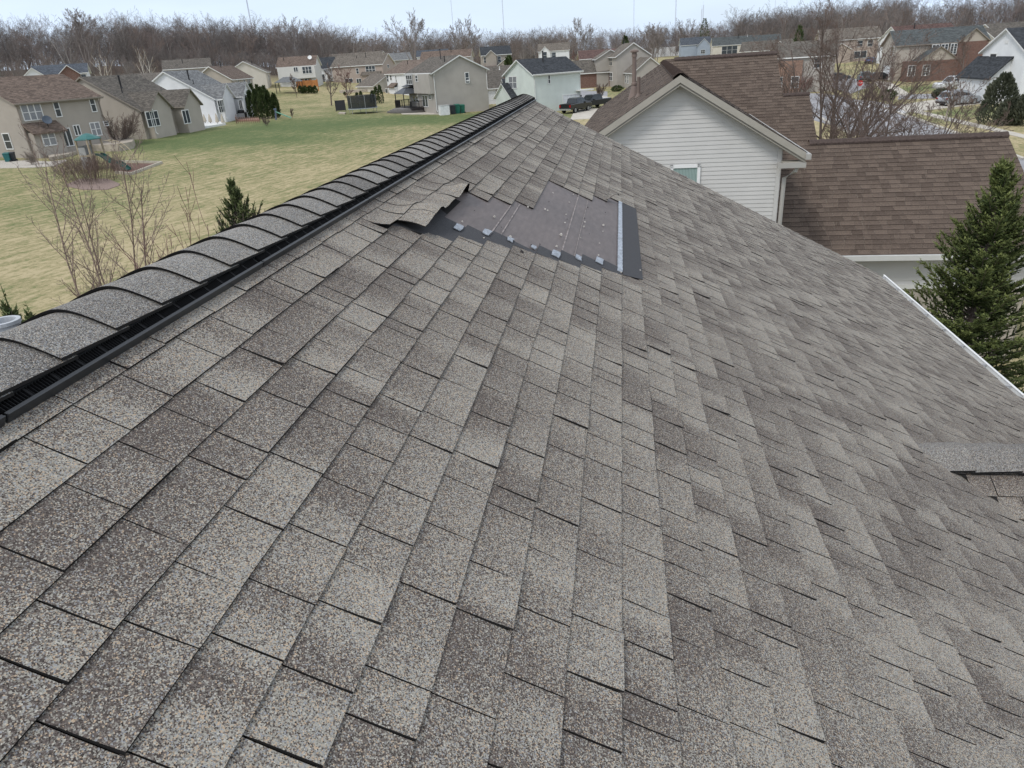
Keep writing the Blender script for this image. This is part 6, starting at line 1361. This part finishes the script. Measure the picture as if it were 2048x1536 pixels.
# ------------------------------------------------------------------ vehicles
TYRE = plain('tyre_rubber', (.018, .018, .018), .8); RIM = plain('alloy_rim', (.35, .36, .37), .35, metal=.7); CGLASS = glassmat('car_glass', (.03, .035, .04)); REDL = plain('red_lamp', (.30, .01, .01), .25); CLEARL = plain('clear_lamp', (.6, .6, .6), .2)
def paint(name, c):
    mt, t, b = newmat(name); b.inputs['Base Color'].default_value = (*c, 1); b.inputs['Roughness'].default_value = .32; b.inputs['Metallic'].default_value = .25; b.inputs['Coat Weight'].default_value = .5; b.inputs['Coat Roughness'].default_value = .08; return mt
def vehicle(name, label, cat, loc, rz, pm, kind='suv', group=None):
    """x forward; body lofted from a side profile with tumblehome"""
    t = thing(name, label, cat, loc, rz, group)
    if kind == 'suv': Lh, Wd, sill, belt, top = 2.3, .93, .32, 1.02, 1.66; low = [(-2.28, .45), (-2.30, .75), (-2.18, 1.02), (1.05, 1.02), (1.95, .92), (2.25, .72), (2.28, .42), (2.0, .28), (-2.05, .30)]; cab = [(-2.12, 1.0), (-1.75, 1.52), (-1.3, 1.64), (.1, 1.66), (.45, 1.58), (1.12, 1.02)]
    elif kind == 'truck': Lh, Wd, sill, belt, top = 2.9, .99, .45, 1.15, 1.90; low = [(-2.9, .62), (-2.9, 1.22), (-.95, 1.24), (1.35, 1.22), (2.6, 1.16), (2.86, .95), (2.88, .55), (2.5, .45), (-2.6, .5)]; cab = [(-1.05, 1.2), (-.9, 1.82), (-.5, 1.92), (.6, 1.92), (.85, 1.84), (1.5, 1.2)]
    else: Lh, Wd, sill, belt, top = 2.3, .88, .28, .92, 1.42; low = [(-2.28, .42), (-2.3, .72), (-2.15, .95), (-1.5, .95), (1.1, .92), (2.0, .80), (2.26, .62), (2.28, .38), (2.0, .24), (-2.0, .26)]; cab = [(-1.75, .93), (-1.15, 1.34), (-.7, 1.42), (.1, 1.42), (.4, 1.35), (1.15, .91)]
    mb = MB(); n = len(low)
    secs = [(-Wd, .06, .88), (-Wd * .93, 0, 1), (Wd * .93, 0, 1), (Wd, .06, .88)]
    cx, cz = 0, .68; rings = []
    for (y, ins, k) in secs: rings.append([(x * (1 - ins * .35), y, cz + (z - cz) * k) for x, z in low])
    mb.face(rings[0]); mb.face(rings[-1][::-1])
    for A, B in zip(rings, rings[1:]):
        for i in range(n): j = (i + 1) % n; mb.face([A[j], A[i], B[i], B[j]])
    hc = [(-Wd * .90, 0), (-Wd * .74, 1), (Wd * .74, 1), (Wd * .90, 0)]
    m_ = len(cab)
    def cp(i, s): x, z = cab[i]; zb = cab[0][1]; f = (z - zb) / (top - zb); y = s * (Wd * .92 - Wd * .17 * f); return (x, y, z)
    Lf = [cp(i, -1) for i in range(m_)]; Rt = [cp(i, 1) for i in range(m_)]
    mb.face(Lf); mb.face(Rt[::-1])
    for i in range(m_ - 1): mb.face([Lf[i + 1], Lf[i], Rt[i], Rt[i + 1]])
    if kind == 'truck':
        pass
    body = mb.build('body', pm, t)
    def glassq(P, nm='window'):
        c = sum((Vector(p) for p in P), Vector()) / len(P); nn = (Vector(P[1]) - Vector(P[0])).cross(Vector(P[2]) - Vector(P[0])).normalized(); 
        if nn.dot(c - Vector((0, 0, 1))) < 0: nn = -nn
        q = [c + (Vector(p) - c) * .90 for p in P]; g = MB(); g.hexa([v - nn * .03 for v in q], [v + nn * .012 for v in q]); g.build(nm, CGLASS, t)
    for s in (-1, 1):
        xs = [i for i in range(m_)]; zb = cab[0][1] + .04
        def at(x):
            for (xa, za), (xb, zb_) in zip(cab, cab[1:]):
                if xa <= x <= xb: return za + (zb_ - za) * (x - xa) / (xb - xa)
        x0, x1 = cab[1][0] - .12, cab[-2][0] + .25; mids = [x0, (x0 + x1) / 2 - .05, x1]
        for a, b in zip(mids, mids[1:]):
            def yy(z): f = (z - cab[0][1]) / (top - cab[0][1]); return s * (Wd * .92 - Wd * .17 * f)
            za, zb2 = at(a) - .10, at(b) - .10
            glassq([(a + .03, yy(zb), zb), (b - .03, yy(zb), zb), (b - .03, yy(zb2), zb2), (a + .03, yy(za), za)])
    glassq([Lf[m_ - 1], Rt[m_ - 1], Rt[m_ - 2], Lf[m_ - 2]], 'windscreen'); glassq([Lf[0], Rt[0], Rt[1], Lf[1]], 'rear_window')
    wr = {'suv': .35, 'truck': .40, 'sedan': .32}[kind]; wb_ = {'suv': 1.36, 'truck': 1.75, 'sedan': 1.35}[kind]
    for x in (-wb_, wb_):
        for s in (-1, 1):
            wh = MB(); wh.tube([(x, s * (Wd - .22), wr), (x, s * (Wd + .02), wr)], wr, 18); w0 = wh.build('wheel', TYRE, t)
            rm = MB(); rm.tube([(x, s * (Wd + .0), wr), (x, s * (Wd + .035), wr)], wr * .62, 14); rm.build('rim', RIM, w0)
    e = Lh
    for s in (-1, 1):
        g = MB(); g.box(e - .28, s * Wd * .72 - .2, .66 if kind != 'truck' else .85, e - .02, s * Wd * .72 + .2, .80 if kind != 'truck' else 1.02); g.build('headlight', CLEARL, t)
        g = MB(); g.box(-e - .03, s * Wd * .82 - .12, .78 if kind != 'truck' else .82, -e + .18, s * Wd * .82 + .12, .92 if kind != 'truck' else 1.15); g.build('tail_light', REDL, t)
        g = MB(); g.box(.75, s * (Wd + .02) - .09, belt + .02, .95, s * (Wd + .02) + .09, belt + .18); g.build('mirror', pm, t)
    for x0, x1, nm in ((-e - .06, -e + .1, 'bumper'), (e - .12, e + .04, 'bumper')):
        g = MB(); g.box(x0, -Wd * .9, .36 if kind != 'truck' else .45, x1, Wd * .9, .55 if kind != 'truck' else .66); g.build(nm, plain('chrome_bumper', (.5, .5, .52), .3, metal=.8) if kind == 'truck' else BLACK, t)
    if kind == 'truck':
        g = MB(); g.box(-2.8, -Wd * .82, 1.2, -1.0, Wd * .82, 1.26); g.build('bed_cover', BLACK, t)
    return t
DKBLUE = paint('dark_blue_black_paint', (.006, .008, .014)); SILV = paint('silver_paint', (.36, .38, .41)); WHT = paint('white_paint', (.72, .73, .74)); BLKP = paint('black_paint', (.012, .012, .014)); BLUEP = paint('blue_paint', (.06, .09, .22)); GRYP = paint('grey_paint', (.10, .11, .12))
p = on(1152, 224); vehicle('pickup_truck', 'black pickup truck parked at the white garage of the pale green house', 'pickup', tuple(p), rad(62), DKBLUE, 'truck', 'vehicles parked along the streets')
p = on(1187, 216); v = vehicle('pickup_truck', 'second dark pickup with pale bed cover, half hidden by the brown roof', 'pickup', tuple(p), rad(228), DKBLUE, 'truck', 'vehicles parked along the streets')
for ch in v.children:
    if ch.name.startswith('bed_cover'): ch.data = ch.data.copy(); ch.data.materials[0] = plain('pale_vinyl_cover', (.5, .5, .5), .6)
a, b = on(1884, 212), on(1948, 206)
p = on(1915, 210); vehicle('parked_car', 'silver crossover car parked on the pale driveway at right', 'car', tuple(p), facing(a, b), SILV, 'suv', 'vehicles parked along the streets')
p = on(1909, 181); vehicle('pickup_truck', 'white pickup truck nose showing behind the silver car', 'pickup', tuple(p), rad(200), WHT, 'truck', 'vehicles parked along the streets')
p = on(1727, 163); vehicle('parked_car', 'dark grey utility vehicle on the side street behind the stop sign', 'car', tuple(p), rad(80), GRYP, 'suv', 'vehicles parked along the streets')
p = on(1673, 162); vehicle('parked_car', 'dark car behind the branches of the big bare tree', 'car', tuple(p), rad(20), GRYP, 'sedan', 'vehicles parked along the streets')
p = on(1758, 162); vehicle('parked_car', 'black car in front of the garage of the slate roofed brick house', 'car', tuple(p), rad(5), BLKP, 'sedan', 'vehicles parked along the streets')
p = on(1741, 127); vehicle('parked_car', 'blue car far up the side street', 'car', tuple(p), rad(60), BLUEP, 'sedan', 'vehicles parked along the streets')

# ------------------------------------------------------------------ radio masts on the horizon
MASTM = plain('faint_lavender_steel', (.55, .57, .64), .6)  # lavender grey puts the distant faintness of the masts into their colour
for i, (px, top, d, wd, lab) in enumerate(((512, -25, 1100, 1.3, 'tall pale radio mast above the left part of the wooded hill'), (910, -25, 1700, .8, 'faint thin radio mast above the pale skyline tree'), (1010, -25, 1500, 1.1, 'thin radio mast above the far brick house'), (1267, -25, 1700, 1.0, 'thin radio mast above the tall greige house'), (1349, -20, 1400, 1.3, 'pale radio mast rising above the white metal building'), (1400, 18, 1500, 1.1, 'shorter of the right hand masts, first of the pair'), (1403, 10, 1500, 1.2, 'shorter mast pair on the right, the taller twin'), (1543, -20, 2100, .8, 'faintest radio mast, above the cream slate roofed house'))):
    b = atR(px, 100, d); q = atR(px, top, d); H = q.z - 0; t = thing('radio_mast', lab, 'mast', (b.x, b.y, 0)); w2 = wd / 2
    legs = [(w2 * math.cos(k * 2.094), w2 * math.sin(k * 2.094)) for k in range(3)]; mb = MB()
    for (x, y) in legs: mb.tube([(x, y, 0), (x, y, H)], wd * .16, 4)
    mb.build('lattice_leg', MASTM, t); mb = MB(); n = 40
    for k in range(n):
        z0, z1 = H * k / n, H * (k + 1) / n; A, Bq = legs[k % 3], legs[(k + 1) % 3]; mb.tube([(*A, z0), (*Bq, z1)], wd * .08, 3)
    mb.build('brace', MASTM, t); mb = MB(); mb.tube([(0, 0, H), (0, 0, H + 6)], .12, 4); mb.build('antenna', MASTM, t)
